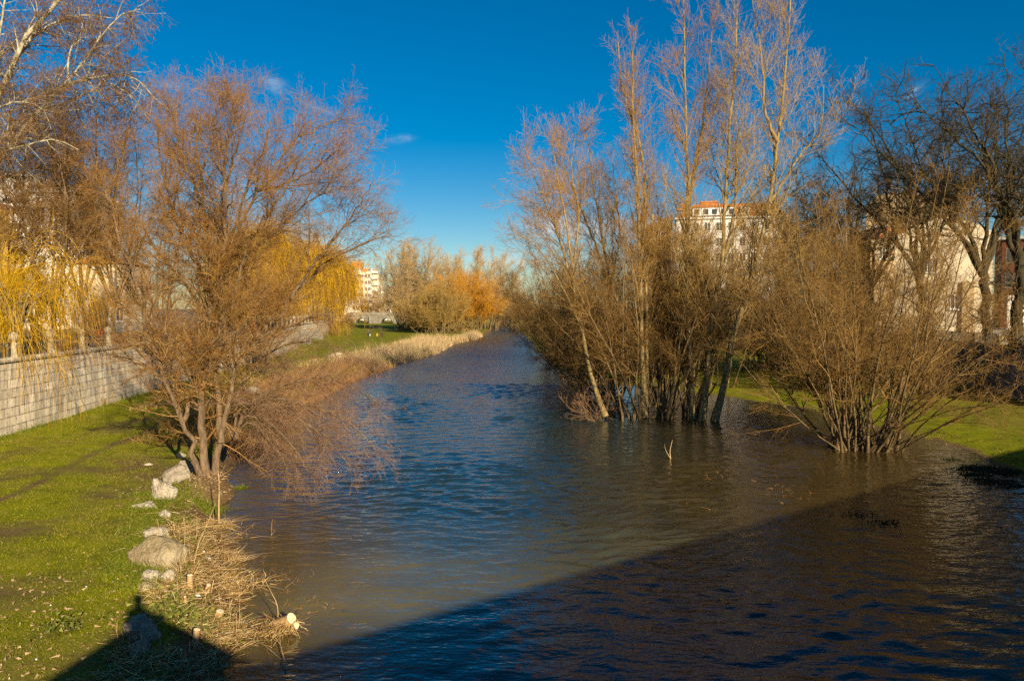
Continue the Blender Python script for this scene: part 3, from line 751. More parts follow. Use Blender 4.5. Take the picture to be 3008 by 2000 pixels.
poplar('bare tree with upswept pinkish crown behind the slim leaning trunk', [
    (S([(1800, 1180), (1795, 1000), (1790, 850), (1770, 700), (1745, 560), (1730, 430), (1715, 370)], YG + 8), .2, .02),
    (S([(1790, 850), (1750, 720), (1700, 600), (1660, 500), (1640, 420)], YG + 8, -1), .1, .02),
    (S([(1790, 850), (1820, 700), (1810, 580), (1800, 480)], YG + 8, 1), .1, .02)], 46,
    [dict(POP[0], dens=3.0, t=(.3, 1), ln=(3.6, .3), ang=(36, 10), jit=.08, trop=.06), dict(POP[1], dens=4.0), dict(POP[2], dens=6.5), POP[3]], twig='twig_pink', group='slim leaning trees of the grove')

SHR = [dict(dens=2.2, t=(.22, 1), ang=(36, 14), ln=(2.3, .35), fall=.45, K=6, jit=.11, trop=.03, rr=.55, rmin=.009),
       dict(dens=4.0, t=(.1, 1), ang=(42, 15), ln=(.95, .3), fall=.35, K=5, jit=.14, trop=.02, rr=.6, rmin=.007),
       dict(dens=7.5, t=(.1, 1), ang=(45, 16), ln=(.42, .3), fall=.25, K=3, jit=.17, trop=.01, rr=.7, rmin=.006)]
def shrub(label, base, n, spread, length, seed, twig='twig_shrub', ang=(4, 48), lv=SHR, group=None, name='willow_shrub', cat='shrub', lean=(0, 0), r0=.09, bark='bark_shrub', trop=.02, jit=.06, wob=.3):
    r = np.random.default_rng(seed)
    base = np.array(base, float)
    st = fan_stems(r, base, n, spread, length, ang, lean, r0, trop, jit=jit, wob=wob)
    return tree(name, label, cat, base, st, lv, M[bark], M[twig], group, seed=seed + 500, trunk_levels=0, sides=(6, 4, 3, 3), lumpy=.12)

G_ = 'many stemmed willow thickets of the grove'
shrub('thicket of thin stems in the water between the slim leaning tree and the poplars', at(1895, 1225, YG + .5) * [1, 1, 0], 26, (1.6, 1.0), (9, 14.5), 51, ang=(3, 26), group=G_, twig='twig_dim')
shrub('thicket of thin stems in the water under the straight poplar', at(1995, 1200, YG + 3.2) * [1, 1, 0], 26, (1.5, 1.0), (9, 14.5), 52, ang=(3, 30), group=G_)
shrub('low reddish twigs at the foot of the slim leaning tree', at(1760, 1218, YG) * [1, 1, 0], 16, (.4, .4), (2.0, 3.6), 53, 'twig_bank', (35, 75), [dict(SHR[0], ln=(1.0, .3), dens=3), dict(SHR[1], ln=(.5, .3)), dict(SHR[2], ln=(.25, .3))], lean=(-.45, -.1), r0=.03)
shrub('thicket behind the poplars, in front of the right lawn', at(2180, 1130, 75) * [1, 1, 0], 34, (4.0, 1.5), (11, 17), 54, ang=(3, 35), group=G_, twig='twig_dim')
shrub('thicket behind the grove below the building with dormers', at(2020, 1110, YG + 18) * [1, 1, 0], 32, (3.5, 1.5), (11, 17.5), 55, ang=(3, 35), group=G_, twig='twig_dim')
shrub('dark bush leaning over the river at the left end of the grove', at(1762, 1120, 57) * [1, 1, 0], 36, (1.6, 2.5), (7.5, 13), 56, ang=(8, 52), group=G_, twig='twig_dim', lean=(-.22, 0))
shrub('dark bush overhanging the river just past the grove', at(1715, 1070, 72) * [1, 1, 0], 34, (2.0, 3), (8, 14), 57, ang=(6, 48), group=G_, twig='twig_shrub', lean=(-.14, 0))
shrub('brown bush on the right bank halfway along the river', at(1640, 1015, 98) * [1, 1, 0] + [1.0, 0, 0], 34, (2.2, 5), (9, 15), 58, ang=(8, 48), group=G_, twig='twig_shrub', lean=(-.12, 0))
shrub('farther brown bush on the right bank near the river bend', at(1600, 985, 135) * [1, 1, 0] + [3, 0, 0], 34, (3, 8), (11, 18), 59, ang=(8, 42), group=G_, twig='twig_shrub', lean=(-.05, 0),
      lv=[SHR[0], SHR[1], dict(SHR[2], rmin=.01, dens=6)])
shrub('tall brown thicket filling the back of the grove', at(1860, 1080, 78) * [1, 1, 0], 38, (5, 3), (12, 19), 60, ang=(4, 40), group=G_, twig='twig_dim')
for i, (px, Yd, n, lab) in enumerate([(2330, 74, 22, 'brown thicket along the right wall, left of the round bush'), (2480, 64, 20, 'brown thicket along the right wall, directly behind the round bush'), (2760, 55, 18, 'brown thicket along the right wall, right of the round bush')]):
    bs = at(px, 1050, Yd); bs[2] = float(ground_z(bs[0], bs[1]))
    shrub(lab, bs, n + 12, (4.2, 1.2), (8, 12.5), 160 + i, ang=(5, 50), group='thickets along the right wall', twig='twig_dim')

shrub('tall brown thicket between the leaning poplar and the round bush', at(2315, 1130, 73) * [1, 1, 0], 38, (3.2, 1.5), (11, 17), 167, ang=(3, 40), group=G_, twig='twig_shrub')
# ---------- round bush on the right
shrub('large round multi stemmed bush standing alone in the shallow water at the right', at(2535, 1318, 37.4) * [1, 1, 0], 72, (1.45, .9), (10.0, 15.2), 61, ang=(3, 62), r0=.085, name='round_bush', cat='bush', twig='twig_shrub', trop=.012,
      lv=[dict(SHR[0], dens=2.6, t=(.25, 1), ln=(2.0, .35)), dict(SHR[1], dens=4.4, ln=(.8, .3), rmin=.0055), dict(SHR[2], dens=8.0, ln=(.38, .3), K=3, rmin=.0048)])

# ---------- dark gnarled trees behind the right wall
GN = [dict(dens=1.7, t=(.2, 1), ang=(55, 18), ln=(4.0, .3), fall=.45, K=8, jit=.26, trop=.05, rr=.68, rmin=.04),
      dict(dens=2.6, t=(.15, 1), ang=(55, 18), ln=(1.8, .3), fall=.4, K=6, jit=.30, trop=.10, rr=.6, rmin=.018),
      dict(dens=4.4, t=(.1, 1), ang=(55, 20), ln=(.75, .3), fall=.3, K=5, jit=.32, trop=.16, rr=.7, rmin=.012)]
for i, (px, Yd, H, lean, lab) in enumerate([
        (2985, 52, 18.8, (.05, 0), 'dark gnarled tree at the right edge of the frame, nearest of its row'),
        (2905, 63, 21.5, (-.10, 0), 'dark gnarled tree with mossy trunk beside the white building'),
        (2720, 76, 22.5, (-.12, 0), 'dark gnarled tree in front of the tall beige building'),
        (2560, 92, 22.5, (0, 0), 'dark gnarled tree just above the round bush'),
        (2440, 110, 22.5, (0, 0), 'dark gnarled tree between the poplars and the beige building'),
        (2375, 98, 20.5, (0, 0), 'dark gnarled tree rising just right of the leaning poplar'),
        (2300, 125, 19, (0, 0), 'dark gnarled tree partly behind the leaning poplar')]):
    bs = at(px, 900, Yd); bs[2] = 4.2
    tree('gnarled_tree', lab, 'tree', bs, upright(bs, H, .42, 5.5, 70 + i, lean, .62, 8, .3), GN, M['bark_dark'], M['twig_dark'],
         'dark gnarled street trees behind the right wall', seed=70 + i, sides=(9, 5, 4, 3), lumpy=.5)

# ---------- far trees round the bend
FAR = [dict(dens=1.8, t=(.25, 1), ang=(30, 10), ln=(3.6, .3), fall=.5, K=5, jit=.07, trop=.05, rr=.5, rmin=.03),
       dict(dens=2.6, t=(.1, 1), ang=(32, 12), ln=(1.7, .3), fall=.35, K=4, jit=.1, trop=.05, rr=.6, rmin=.024),
       dict(dens=2.2, t=(.1, 1), ang=(36, 12), ln=(.9, .3), fall=.25, K=3, jit=.12, trop=.04, rr=.7, rmin=.020)]
FG = 'far trees round the river bend'
def far(label, px, Yd, n, spread, length, seed, twig, ang=(3, 40), z=0.4, name='far_tree', cat='tree', lv=FAR):
    b0 = at(px, 950, Yd); b0[2] = z
    return shrub(label, b0, n, spread, length, seed, twig, ang, lv, FG, name, cat, r0=.16)
far('rounded olive brown willow at the river bend, nearest of the far trees', 1285, 183, 60, (3.5, 3), (8.5, 12.5), 81, 'twig_olive', (4, 54))
far('tall tan far tree left of the rounded willow, behind the bridge statue', 1222, 212, 60, (4.5, 4), (18, 25.5), 82, 'twig_tan', (2, 20))
far('tan upright far tree right of centre at the bend', 1412, 232, 34, (5, 4), (18, 25.0), 83, 'twig_tan', (2, 16))
far('slender tan far tree in the gap between two larger ones', 1330, 240, 9, (2, 2), (17, 22), 84, 'twig_tan', (2, 14))
far('bright orange willow at the bend beside the rounded one', 1375, 198, 60, (2.8, 3), (11, 16.5), 85, 'twig_gold', (3, 32))
far('low brown bush left of the rounded willow near the far bridge', 1222, 205, 30, (2.5, 3), (5, 8), 86, 'twig_elm', (5, 55))
far('rust coloured tree at the far end of the river', 1480, 285, 36, (6, 5), (11, 15), 87, 'twig_rust', (3, 40))
far('brown bank bush at the end of the river, right side', 1520, 250, 36, (5, 5), (8, 12), 88, 'twig_elm', (5, 50))
for i, (px, Yd, h, lab) in enumerate([(1462, 330, 15, 'dark green conifer at the far river end, left one'), (1500, 320, 14, 'dark green conifer at the far river end, right one')]):
    b0 = at(px, 950, Yd); b0[2] = .8
    st = [([b0, b0 + [0, 0, h * .5], b0 + [0, 0, h]], .3, .05)]
    tree('conifer', lab, 'tree', b0, st, [dict(dens=10, t=(.1, 1), ang=(85, 12), ln=(3.2, .3), fall=.85, K=4, jit=.1, trop=-.05, rr=.3, rmin=.04),
         dict(dens=5, t=(.1, 1), ang=(50, 15), ln=(1.0, .3), fall=.5, K=3, jit=.1, trop=-.02, rr=.6, rmin=.06)], M['bark_dark'], M['conifer'], FG, seed=90 + i, trunk_levels=0)
for i, (px, Yd, H, lab, tw) in enumerate([(1090, 320, 13, 'bare tree in front of the far white tower', 'twig_elm'), (1125, 330, 14, 'small bare tree between the far tower and the statue', 'twig_olive'), (1175, 330, 15, 'reddish bare tree behind the bridge statue', 'twig_rust')]):
    b0 = at(px, 950, Yd); b0[2] = 1.0
    far(lab, px, Yd, 18, (3, 2), (H * .7, H), 95 + i, tw, (2, 35), 1.0)

# ------------------------------------------------------------------ left retaining wall with its balustrade
def ribbon(name, poly, th, z0f, z1, mat, parent, back=True):
    """wall along a polyline; z0f gives the foot height; UV = distance, height"""
    poly = np.array(poly, float)
    d = np.concatenate([[0], np.cumsum(np.linalg.norm(np.diff(poly, axis=0), axis=1))])
    n = max(2, int(d[-1] / 1.5)); s = np.linspace(0, d[-1], n)
    x = np.interp(s, d, poly[:, 0]); y = np.interp(s, d, poly[:, 1])
    tx, ty = np.gradient(x), np.gradient(y); l = np.hypot(tx, ty)
    nx, ny = -ty / l * th, tx / l * th
    z0 = np.full(n, z0f) if np.isscalar(z0f) else z0f(x, y)
    A = np.stack([x, y, z0], -1); B = np.stack([x, y, np.full(n, z1)], -1)
    Cc = np.stack([x + nx, y + ny, np.full(n, z1)], -1); Dd = np.stack([x + nx, y + ny, z0], -1)
    V = np.concatenate([A, B, Cc, Dd]); i = np.arange(n - 1)
    Q = np.concatenate([np.stack([i + a*n, i + 1 + a*n, i + 1 + b_*n, i + b_*n], -1) for a, b_ in ((0, 1), (1, 2), (2, 3))])
    me = mesh_np(name, V, Q, False)
    uvv = np.concatenate([np.stack([s, z0], -1), np.stack([s, np.full(n, z1)], -1), np.stack([s, np.full(n, z1 + th)], -1), np.stack([s, z0], -1)])
    uv = me.uv_layers.new(name='UVMap')
    uv.data.foreach_set('uv', uvv[Q.ravel()].astype(np.float32).ravel())
    me.materials.append(mat)
    return link(name, me, parent), s, x, y, tx / l, ty / l

def railing(parent, x, y, z, every, s, tx, ty, smax, ball=True):
    pm = MB(); pm.box(0, 0, .06, .62, .62, .12).box(0, 0, .36, .46, .46, .48).box(0, 0, .64, .56, .56, .08)
    pil = pm.build('pillar', M['stone'], parent)
    if ball:
        bl = MB(); bl.lathe([(.10, 0), (.10, .06)] + [(.245 * math.sin(a), .29 - .245 * math.cos(a)) for a in np.linspace(.42, math.pi - .02, 11)], n=16)
        bo = bl.build('stone_ball', M['stone'], pil, True); bo.location = (0, 0, .68)
    L = every - .6
    rm = MB()
    for k in range(int(L / .13)):
        rm.box(-L/2 + .065 + k * .13, 0, .36, .022, .022, .6)
    rm.box(0, 0, .67, L, .05, .04).box(0, 0, .08, L, .04, .03)
    rl = rm.build('iron_railing', M['iron'], parent)
    first = True
    ss = np.arange(s[0] + 1.2, smax, every)
    for q, sv in enumerate(ss):
        px_, py_ = np.interp(sv, s, x), np.interp(sv, s, y)
        a = math.atan2(np.interp(sv, s, ty), np.interp(sv, s, tx))
        o = pil if first else copy_tree(pil, parent)
        r_ = rl if first else copy_tree(rl, parent)
        first = False
        off = (-math.sin(a) * .30, math.cos(a) * .30)
        o.location = (px_ + off[0], py_ + off[1], z); o.rotation_euler = (0, 0, a)
        mx, my = np.interp(sv + every/2, s, x), np.interp(sv + every/2, s, y)
        r_.location = (mx + off[0], my + off[1], z); r_.rotation_euler = (0, 0, a)

w = empty('retaining_wall', (0, 0, 0)); tag(w, 'long pale ashlar river wall on the left with ball topped pillars and railing', 'wall')
_, s, x, y, tx, ty = ribbon('wall_face', WALL[1:], .6, lambda x, y: np.full_like(x, 0.2), 4.28, M['ashlar'], w)
cp, *_ = ribbon('coping', WALL[1:] + [0.09, 0], .85, 4.282, 4.46, M['ashlar'], w)
railing(w, x, y, 4.46, 3.72, s, tx, ty, 120)
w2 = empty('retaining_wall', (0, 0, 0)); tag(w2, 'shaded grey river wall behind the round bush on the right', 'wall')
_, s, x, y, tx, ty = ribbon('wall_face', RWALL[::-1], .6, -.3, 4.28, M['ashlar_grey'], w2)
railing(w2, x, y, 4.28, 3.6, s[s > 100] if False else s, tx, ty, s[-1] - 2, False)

# ------------------------------------------------------------------ buildings
def win_grid(parent, xs, zs, wd, ht, y=0.0, frame='frame_white', sill=True):
    fm = MB(); t = .09
    fm.bx(-wd/2, -wd/2 + t, -.06, .1, 0, ht).bx(wd/2 - t, wd/2, -.06, .1, 0, ht)
    fm.bx(-wd/2 + t, wd/2 - t, -.06, .1, 0, t).bx(-wd/2 + t, wd/2 - t, -.06, .1, ht - t, ht).bx(-.04, .04, -.05, .1, t, ht - t)
    if sill: fm.bx(-wd/2 - .1, wd/2 + .1, -.18, .1, -.12, -.002)
    f = fm.build('window', M[frame], parent)
    g = MB().bx(-wd/2 + t, wd/2 - t, -.02, .05, t, ht - t).build('pane', M['glass'], f)
    first = True
    for z in zs:
        for xx in xs:
            o = f if first else copy_tree(f, parent); first = False
            o.location = (xx, y, z)
    return f

def block(parent, x0, x1, dep, h, wall, name='wall', y0=0.0, z0=0.0):
    return MB().bx(x0, x1, y0, y0 + dep, z0, h).build(name, M[wall], parent)

# building with dormers (middle right)
YB = 160.0
kx = lambda px, Yd=YB: (px - PX) / F * Yd * 1.0
kz = lambda py, Yd: at(PX, py, Yd)[2]
e = empty('apartment_house', (kx(2010), YB, 4.2), RAD(-12)); tag(e, 'white house with orange tiled roof and white dormers behind the poplars', 'building')
W_ = kx(2290) - kx(1990); hz = kz(645, YB) - 4.2; hr = kz(603, YB) - 4.2
x0_, x1_ = kx(1985) - kx(2010), kx(2290) - kx(2010)
block(e, x0_, x1_, 12, hz, 'plaster_white')
MB().bx(x0_ - .4, x1_ + .4, -.5, 12.4, hz + .003, hz + .35).build('cornice', M['frame_white'], e)
MB().profile([(x0_ - .3, hz + .353), (x1_ + .3, hz + .353), (x1_ - 3, hr), (x0_ + 3.5, hr)], -.2, 11.5).build('roof', M['roof_tile'], e)
for zrow in range(6):
    pass
win_grid(e, np.arange(x0_ + 1.6, x1_ - .8, 2.3), [hz - 2.5 - 3.1 * k for k in range(6)], 1.25, 1.8, 0)
for px in (2043, 2068, 2092, 2117, 2140, 2177):
    dx = kx(px) - kx(2010)
    dm = MB().bx(dx - .85, dx + .85, -.75, 2.5, hz + .6, hz + 2.2).build('dormer', M['frame_white'], e)
    MB().profile([(dx - 1.1, hz + 2.202), (dx + 1.1, hz + 2.202), (dx, hz + 3.0)], -.95, 2.6).build('dormer_roof', M['roof_tile'], dm)
    MB().bx(dx - .5, dx + .5, -.80, -.752, hz + .85, hz + 1.9).build('pane', M['glass'], dm)
for px, top, wd in ((2008, 596, 1.4), (2078, 590, 3.2), (2120, 600, 1.8), (1998, 610, 1.6)):
    dx = kx(px) - kx(2010)
    MB().box(dx, 5, (hr - .6 + kz(top, YB) - 4.2) / 2, wd, 1.6, kz(top, YB) - 4.2 - hr + .6).box(dx, 5, kz(top, YB) - 4.2 + .15, wd + .4, 2.0, .3).build('chimney', M['terracotta'], e)
e = empty('grey_house', (kx(1925), YB + 4, 4.2), RAD(-12)); tag(e, 'dim grey brown house with a sloping roof left of the dormer house', 'building')
h1 = kz(655, YB) - 4.2
block(e, kx(1900) - kx(1925), kx(1978) - kx(1925), 10, h1, 'roof_dark')
MB().profile([(kx(1925) - kx(1925), h1 + .003), (kx(1983) - kx(1925), h1 + .003), (kx(1983) - kx(1925), kz(622, YB) - 4.2)], .2, 9.8).build('roof', M['roof_dark'], e)
MB().bx(kx(1922) - kx(1925), kx(1929) - kx(1925), 1, 3, h1 - .5, kz(622, YB) - 4.2).build('chimney', M['plaster_cream'], e)
win_grid(e, [-.2, 2.2], [h1 - 3, h1 - 6], 1.1, 1.6, 0)

# beige and white buildings at the right
Yb = 112.0
kb = lambda px: kx(px, Yb)
e = empty('beige_building', (kb(2650), Yb, 4.2), RAD(-26)); tag(e, 'tall plain beige building behind the gnarled trees', 'building')
ht = kz(572, Yb) - 4.2
o_ = kb(2650)
block(e, kb(2548) - o_, kb(2775) - o_, 14, ht - 1.5, 'plaster_beige')
MB().profile([(kb(2545) - o_, ht - 1.497), (kb(2778) - o_, ht - 1.497), (kb(2750) - o_, ht), (kb(2580) - o_, ht + .3)], .15, 13.8).build('roof', M['plaster_beige'], e)
win_grid(e, [kb(2575) - o_, kb(2610) - o_], [ht - 6, ht - 10], 1.1, 1.7, 0)
Yc = 84.0
kc = lambda px: kx(px, Yc)
o_ = kc(2780)
e = empty('white_building', (o_, Yc, 4.2), RAD(-27)); tag(e, 'sunlit whitish gabled building beside the brick one on the right', 'building')
h2 = kz(690, Yc) - 4.2
block(e, kc(2640) - o_, kc(2893) - o_, 12, h2, 'plaster_cream')
MB().profile([(kc(2632) - o_, h2 + .003), (kc(2900) - o_, h2 + .003), (kc(2830) - o_, kz(648, Yc) - 4.2), (kc(2750) - o_, kz(640, Yc) - 4.2)], .1, 11.8).build('gable', M['plaster_cream'], e)
MB().bx(kc(2818) - o_, kc(2848) - o_, -.35, -.003, 0.02, kz(828, Yc) - 4.2).build('wooden_shutter', M['plaster_beige'], e)
win_grid(e, [kc(2800) - o_], [kz(908, Yc) - 4.2], .9, 1.6, 0)
win_grid(e, [kc(2700) - o_, kc(2740) - o_], [h2 - 4], 1.0, 1.6, 0)
e = empty('low_house', (kc(2940), Yc + 24, 4.2)); tag(e, 'low pinkish house showing between the white building and the brick one', 'building')
block(e, -3.2, 2.4, 8, kz(700, Yc + 24) - 4.2, 'plaster_beige')
MB().profile([(-3.5, kz(700, Yc + 24) - 4.197), (2.7, kz(700, Yc + 24) - 4.197), (2.0, kz(668, Yc + 24) - 4.2), (-2.4, kz(668, Yc + 24) - 4.2)], -.3, 8).build('roof', M['roof_tile'], e)
win_grid(e, [-1.6, .6], [kz(760, Yc + 24) - 4.2], 1.0, 1.6, 0)
Yd_ = 102.0
o_ = kx(2938, Yd_)
e = empty('brick_building', (o_, Yd_, 4.2), RAD(-28)); tag(e, 'dark red brick building with flat eave at the right edge', 'building')
hb = kz(705, Yd_) - 4.2
me = MB().bx(0, 14, 0, 12, 0, hb).build('wall', M['brick_red'], e)
uv = me.data.uv_layers.new(name='UVMap')
for pl in me.data.polygons:
    for li in pl.loop_indices:
        v = me.data.vertices[me.data.loops[li].vertex_index].co
        uv.data[li].uv = (v.x + v.y, v.z)
MB().bx(-.5, 14.5, -.6, 12.6, hb + .003, hb + .4).build('eave', M['metal_grey'], e)
win_grid(e, [.9, 2.6, 4.4, 6.4], [hb - 3, hb - 6.2], 1.0, 1.9, 0, 'roof_dark')
ep = empty('porch', (kx(2958, 94), 94, 4.2), RAD(-28)); tag(ep, 'white porch wall with dark slots in front of the brick building', 'porch')
zt = kz(868, 94) - 4.2; zb = kz(936, 94) - 4.2
pw = MB().bx(0, 6, 0, 2, min(zb, -.3), zt).build('wall', M['plaster_white'], ep)
for k in range(3):
    MB().bx(.9, 5.8, -.05, -.003, zt - .42 - .62 * k, zt - .15 - .62 * k).build('slot', M['glass'], ep)

# left town houses behind the wall
Ye = 96.0
ke = lambda px: kx(px, Ye)
e = empty('yellow_house', (ke(20), Ye - 6, 4.2)); tag(e, 'yellow facade showing through the branches at the left edge', 'building')
block(e, -9, 1.5, 10, kz(600, Ye - 6) - 4.2, 'plaster_yellow')
MB().bx(-9.3, 1.8, -.4, 10.3, kz(600, Ye - 6) - 4.197, kz(600, Ye - 6) - 3.8).build('roof', M['roof_tile'], e)
win_grid(e, [-6, -3.5, -1.0], [3 + 3.1 * k for k in range(4)], 1.2, 1.8, 0)
e = empty('white_apartments', (ke(60), Ye, 4.2)); tag(e, 'white apartment block with balconies behind the bare trees on the left', 'building')
ha = kz(520, Ye) - 4.2; ha2 = kz(566, Ye) - 4.2
x_a = ke(-60) - ke(60); x_b = ke(100) - ke(60); x_c = ke(225) - ke(60)
block(e, x_a, x_b, 12, ha, 'plaster_white')
block(e, x_b + .003, x_c, 12, ha2, 'plaster_white', 'wing')
MB().bx(x_a - .3, x_b + .1, -.5, 12, ha + .003, ha + .35).build('cornice', M['frame_white'], e)
MB().bx(x_b + .15, x_c + .3, -.5, 12, ha2 + .003, ha2 + .35).build('wing_cornice', M['frame_white'], e)
win_grid(e, [x_b - 4.4, x_b - 1.6, x_b + 1.2, x_b + 3.4], [1.2 + 3.0 * k for k in range(6)], 1.1, 1.9, 0)
for k in range(5):
    MB().bx(x_b - 2.9, x_b - .4, -1.2, -.003, 3.9 + 3.0 * k, 4.05 + 3.0 * k).bx(x_b - 2.9, x_b - .4, -1.2, -1.12, 4.053 + 3.0 * k, 4.9 + 3.0 * k).build('balcony', M['frame_white'], e)

# parked white van / cars behind the wall are mere glints; the low pale kiosk between them
e = empty('low_white_house', (kx(290, 84), 84, 4.2)); tag(e, 'low white house with arched opening behind the left trees', 'building')
block(e, -3.0, 3.0, 6, kz(775, 84) - 4.2, 'plaster_cream')
MB().profile([(-3.3, kz(775, 84) - 4.197), (3.3, kz(775, 84) - 4.197), (0, kz(750, 84) - 4.2)], -.3, 6.3).build('roof', M['roof_tile'], e)
MB().profile([(-1.0, .02), (1.0, .02)] + [(1.0 * math.cos(a), 2.4 + 1.0 * math.sin(a)) for a in np.linspace(0, math.pi, 9)], -.05, -.003).build('arched_door', M['glass'], e)
win_grid(e, [-2.3, 2.3], [1.2, 3.8], .9, 1.3, 0)

# far apartment tower
Yt = 365.0
kt = lambda px: kx(px, Yt)
o_ = kt(1090)
e = empty('apartment_tower', (o_, Yt, 1.0)); tag(e, 'far white apartment tower with orange top beyond the golden willow', 'building')
T1 = kz(790, Yt) - 1; T2 = kz(806, Yt) - 1; T3 = kz(856, Yt) - 1
block(e, kt(1010) - o_, kt(1092) - o_, 14, T1, 'plaster_white')
block(e, kt(1092) - o_ + .003, kt(1113) - o_, 12, T2, 'plaster_cream', 'stepped_wing', 1.0)
block(e, kt(1113) - o_ + .006, kt(1146) - o_, 10, T3, 'plaster_white', 'low_wing', 2.0)
MB().bx(kt(1064) - o_, kt(1082) - o_, -.25, -.003, kz(798, Yt) - 1, T1 - .05).bx(kt(1030) - o_, kt(1060) - o_, 2, 9, T1 + .003, T1 + 3.4).build('orange_top', M['terracotta'], e)
MB().bx(kt(1094) - o_, kt(1104) - o_, 3, 8, T2 + .003, T2 + 2.4).build('roof_hut', M['terracotta'], e)
win_grid(e, [kt(p) - o_ for p in (1040, 1052, 1064, 1076, 1086)], [2 + 3 * k for k in range(8)], 1.3, 1.6, 0)
for k in range(8):
    MB().bx(kt(1093) - o_, kt(1112) - o_, -.4, .95, 2.5 + 2.8 * k, 3.5 + 2.8 * k).build('balcony', M['frame_white'], e)

# far stone bridge and its statue
Yf = 298.0
kf = lambda px: kx(px, Yf)
zt, zb, zc = kz(918, Yf), 0.3, kz(934.5, Yf)
def arch(xa, xb, z0, zc, n=12):
    xm, rx = (xa + xb) / 2, (xb - xa) / 2
    return [(xm - rx * math.cos(t), z0 + (zc - z0) * math.sin(t)) for t in np.linspace(0, math.pi, n)]
poly = [(kf(1020), zb)] + arch(kf(1043), kf(1083), zb, zc) + arch(kf(1117), kf(1154), zb, zc) + [(kf(1205), zb), (kf(1205), zt - 1.0), (kf(1020), zt - 1.0)]
br = empty('stone_bridge', (0, Yf, 0)); tag(br, 'far grey stone bridge with two arches at the end of the left lawn', 'bridge')
M['stone_dark'] = simple('stone_dark', two((0.13, 0.115, 0.085), (0.27, 0.235, 0.17)), .8, 0.9, 0.5, 0.05)
MB().profile(poly, 0, 6).build('arches', M['stone_dark'], br)
MB().bx(kf(1018), kf(1207), -.25, 6.25, zt - .997, zt - .8).build('cornice', M['stone_dark'], br)
MB().bx(kf(1020), kf(1205), 0.02, .4, zt - .797, zt).bx(kf(1020), kf(1205), 5.6, 5.98, zt - .797, zt).build('parapet', M['stone_dark'], br)
MB().bx(kf(1085), kf(1114), -1.2, -.003, zb, zt - 1.4).build('pier', M['stone_dark'], br)
st = empty('statue', (kf(1149), Yf + .3, zt)); tag(st, 'white robed statue standing on a pedestal on the far bridge', 'statue')
MB().box(0, 0, .12, 1.0, 1.0, .24).box(0, 0, .68, .8, .8, .88).box(0, 0, 1.18, .95, .95, .12).build('pedestal', M['statue'], st)
MB().lathe([(.42, 0), (.40, .3), (.33, .9), (.30, 1.3), (.36, 1.55), (.30, 1.78), (.12, 1.86), (.10, 1.93), (.15, 2.0), (.17, 2.1), (.14, 2.22), (.05, 2.29)], (0, 0, 1.24)).box(-.34, -.12, 2.5, .16, .3, .6, .3).box(.3, -.2, 2.45, .3, .18, .5, -.3).build('figure', M['statue'], st, True)

# ------------------------------------------------------------------ signs glimpsed in the grove
for px, py, Yd, lab in ((1937, 902, 100, 'white sign on a thin post seen through the middle of the grove'), (2160, 907, 104, 'white sign seen between the trunks of the leaning poplar and forked one')):
    b0 = at(px, py, Yd)
    sg = empty('road_sign', (b0[0], b0[1], 4.2)); tag(sg, lab, 'sign', 'white signs beyond the grove')
    hh = b0[2] - 4.2
    MB().lathe([(.04, 0), (.04, hh + .3)], n=8).build('post', M['metal_grey'], sg)
    pl = MB()
    pl.profile([(.42 * math.cos(t), hh + .36 * math.sin(t)) for t in np.linspace(0, 2 * math.pi, 20, endpoint=False)], -.08, -.042)
    pl.build('plate', M['sign_white'], sg)

# ------------------------------------------------------------------ people
def cloth(name, col): return simple(name, two(tuple(c * .8 for c in col), col), 6, .9)
M['skin'] = cloth('skin', (.55, .33, .22)); M['hair_dark'] = cloth('hair_dark', (.03, .02, .015))

def band_mat(name, bands):
    """bands of clothing by height (fraction of the figure)"""
    m, nt, b = new_mat(name)
    sep = N(nt, 'ShaderNodeSeparateXYZ'); nt.links.new(objco(nt), sep.inputs[0])
    r = nt.nodes.new('ShaderNodeValToRGB'); r.color_ramp.interpolation = 'CONSTANT'
    els = r.color_ramp.elements
    while len(els) < len(bands): els.new(.5)
    for e_, (p_, c_) in zip(els, bands): e_.position = p_; e_.color = (*c_, 1)
    dv = N(nt, 'ShaderNodeMath', operation='DIVIDE'); nt.links.new(sep.outputs[2], dv.inputs[0]); dv.inputs[1].default_value = 1.8
    nt.links.new(dv.outputs[0], r.inputs[0]); nt.links.new(r.outputs[0], b.inputs['Base Color'])
    b.inputs['Roughness'].default_value = .85
    return m

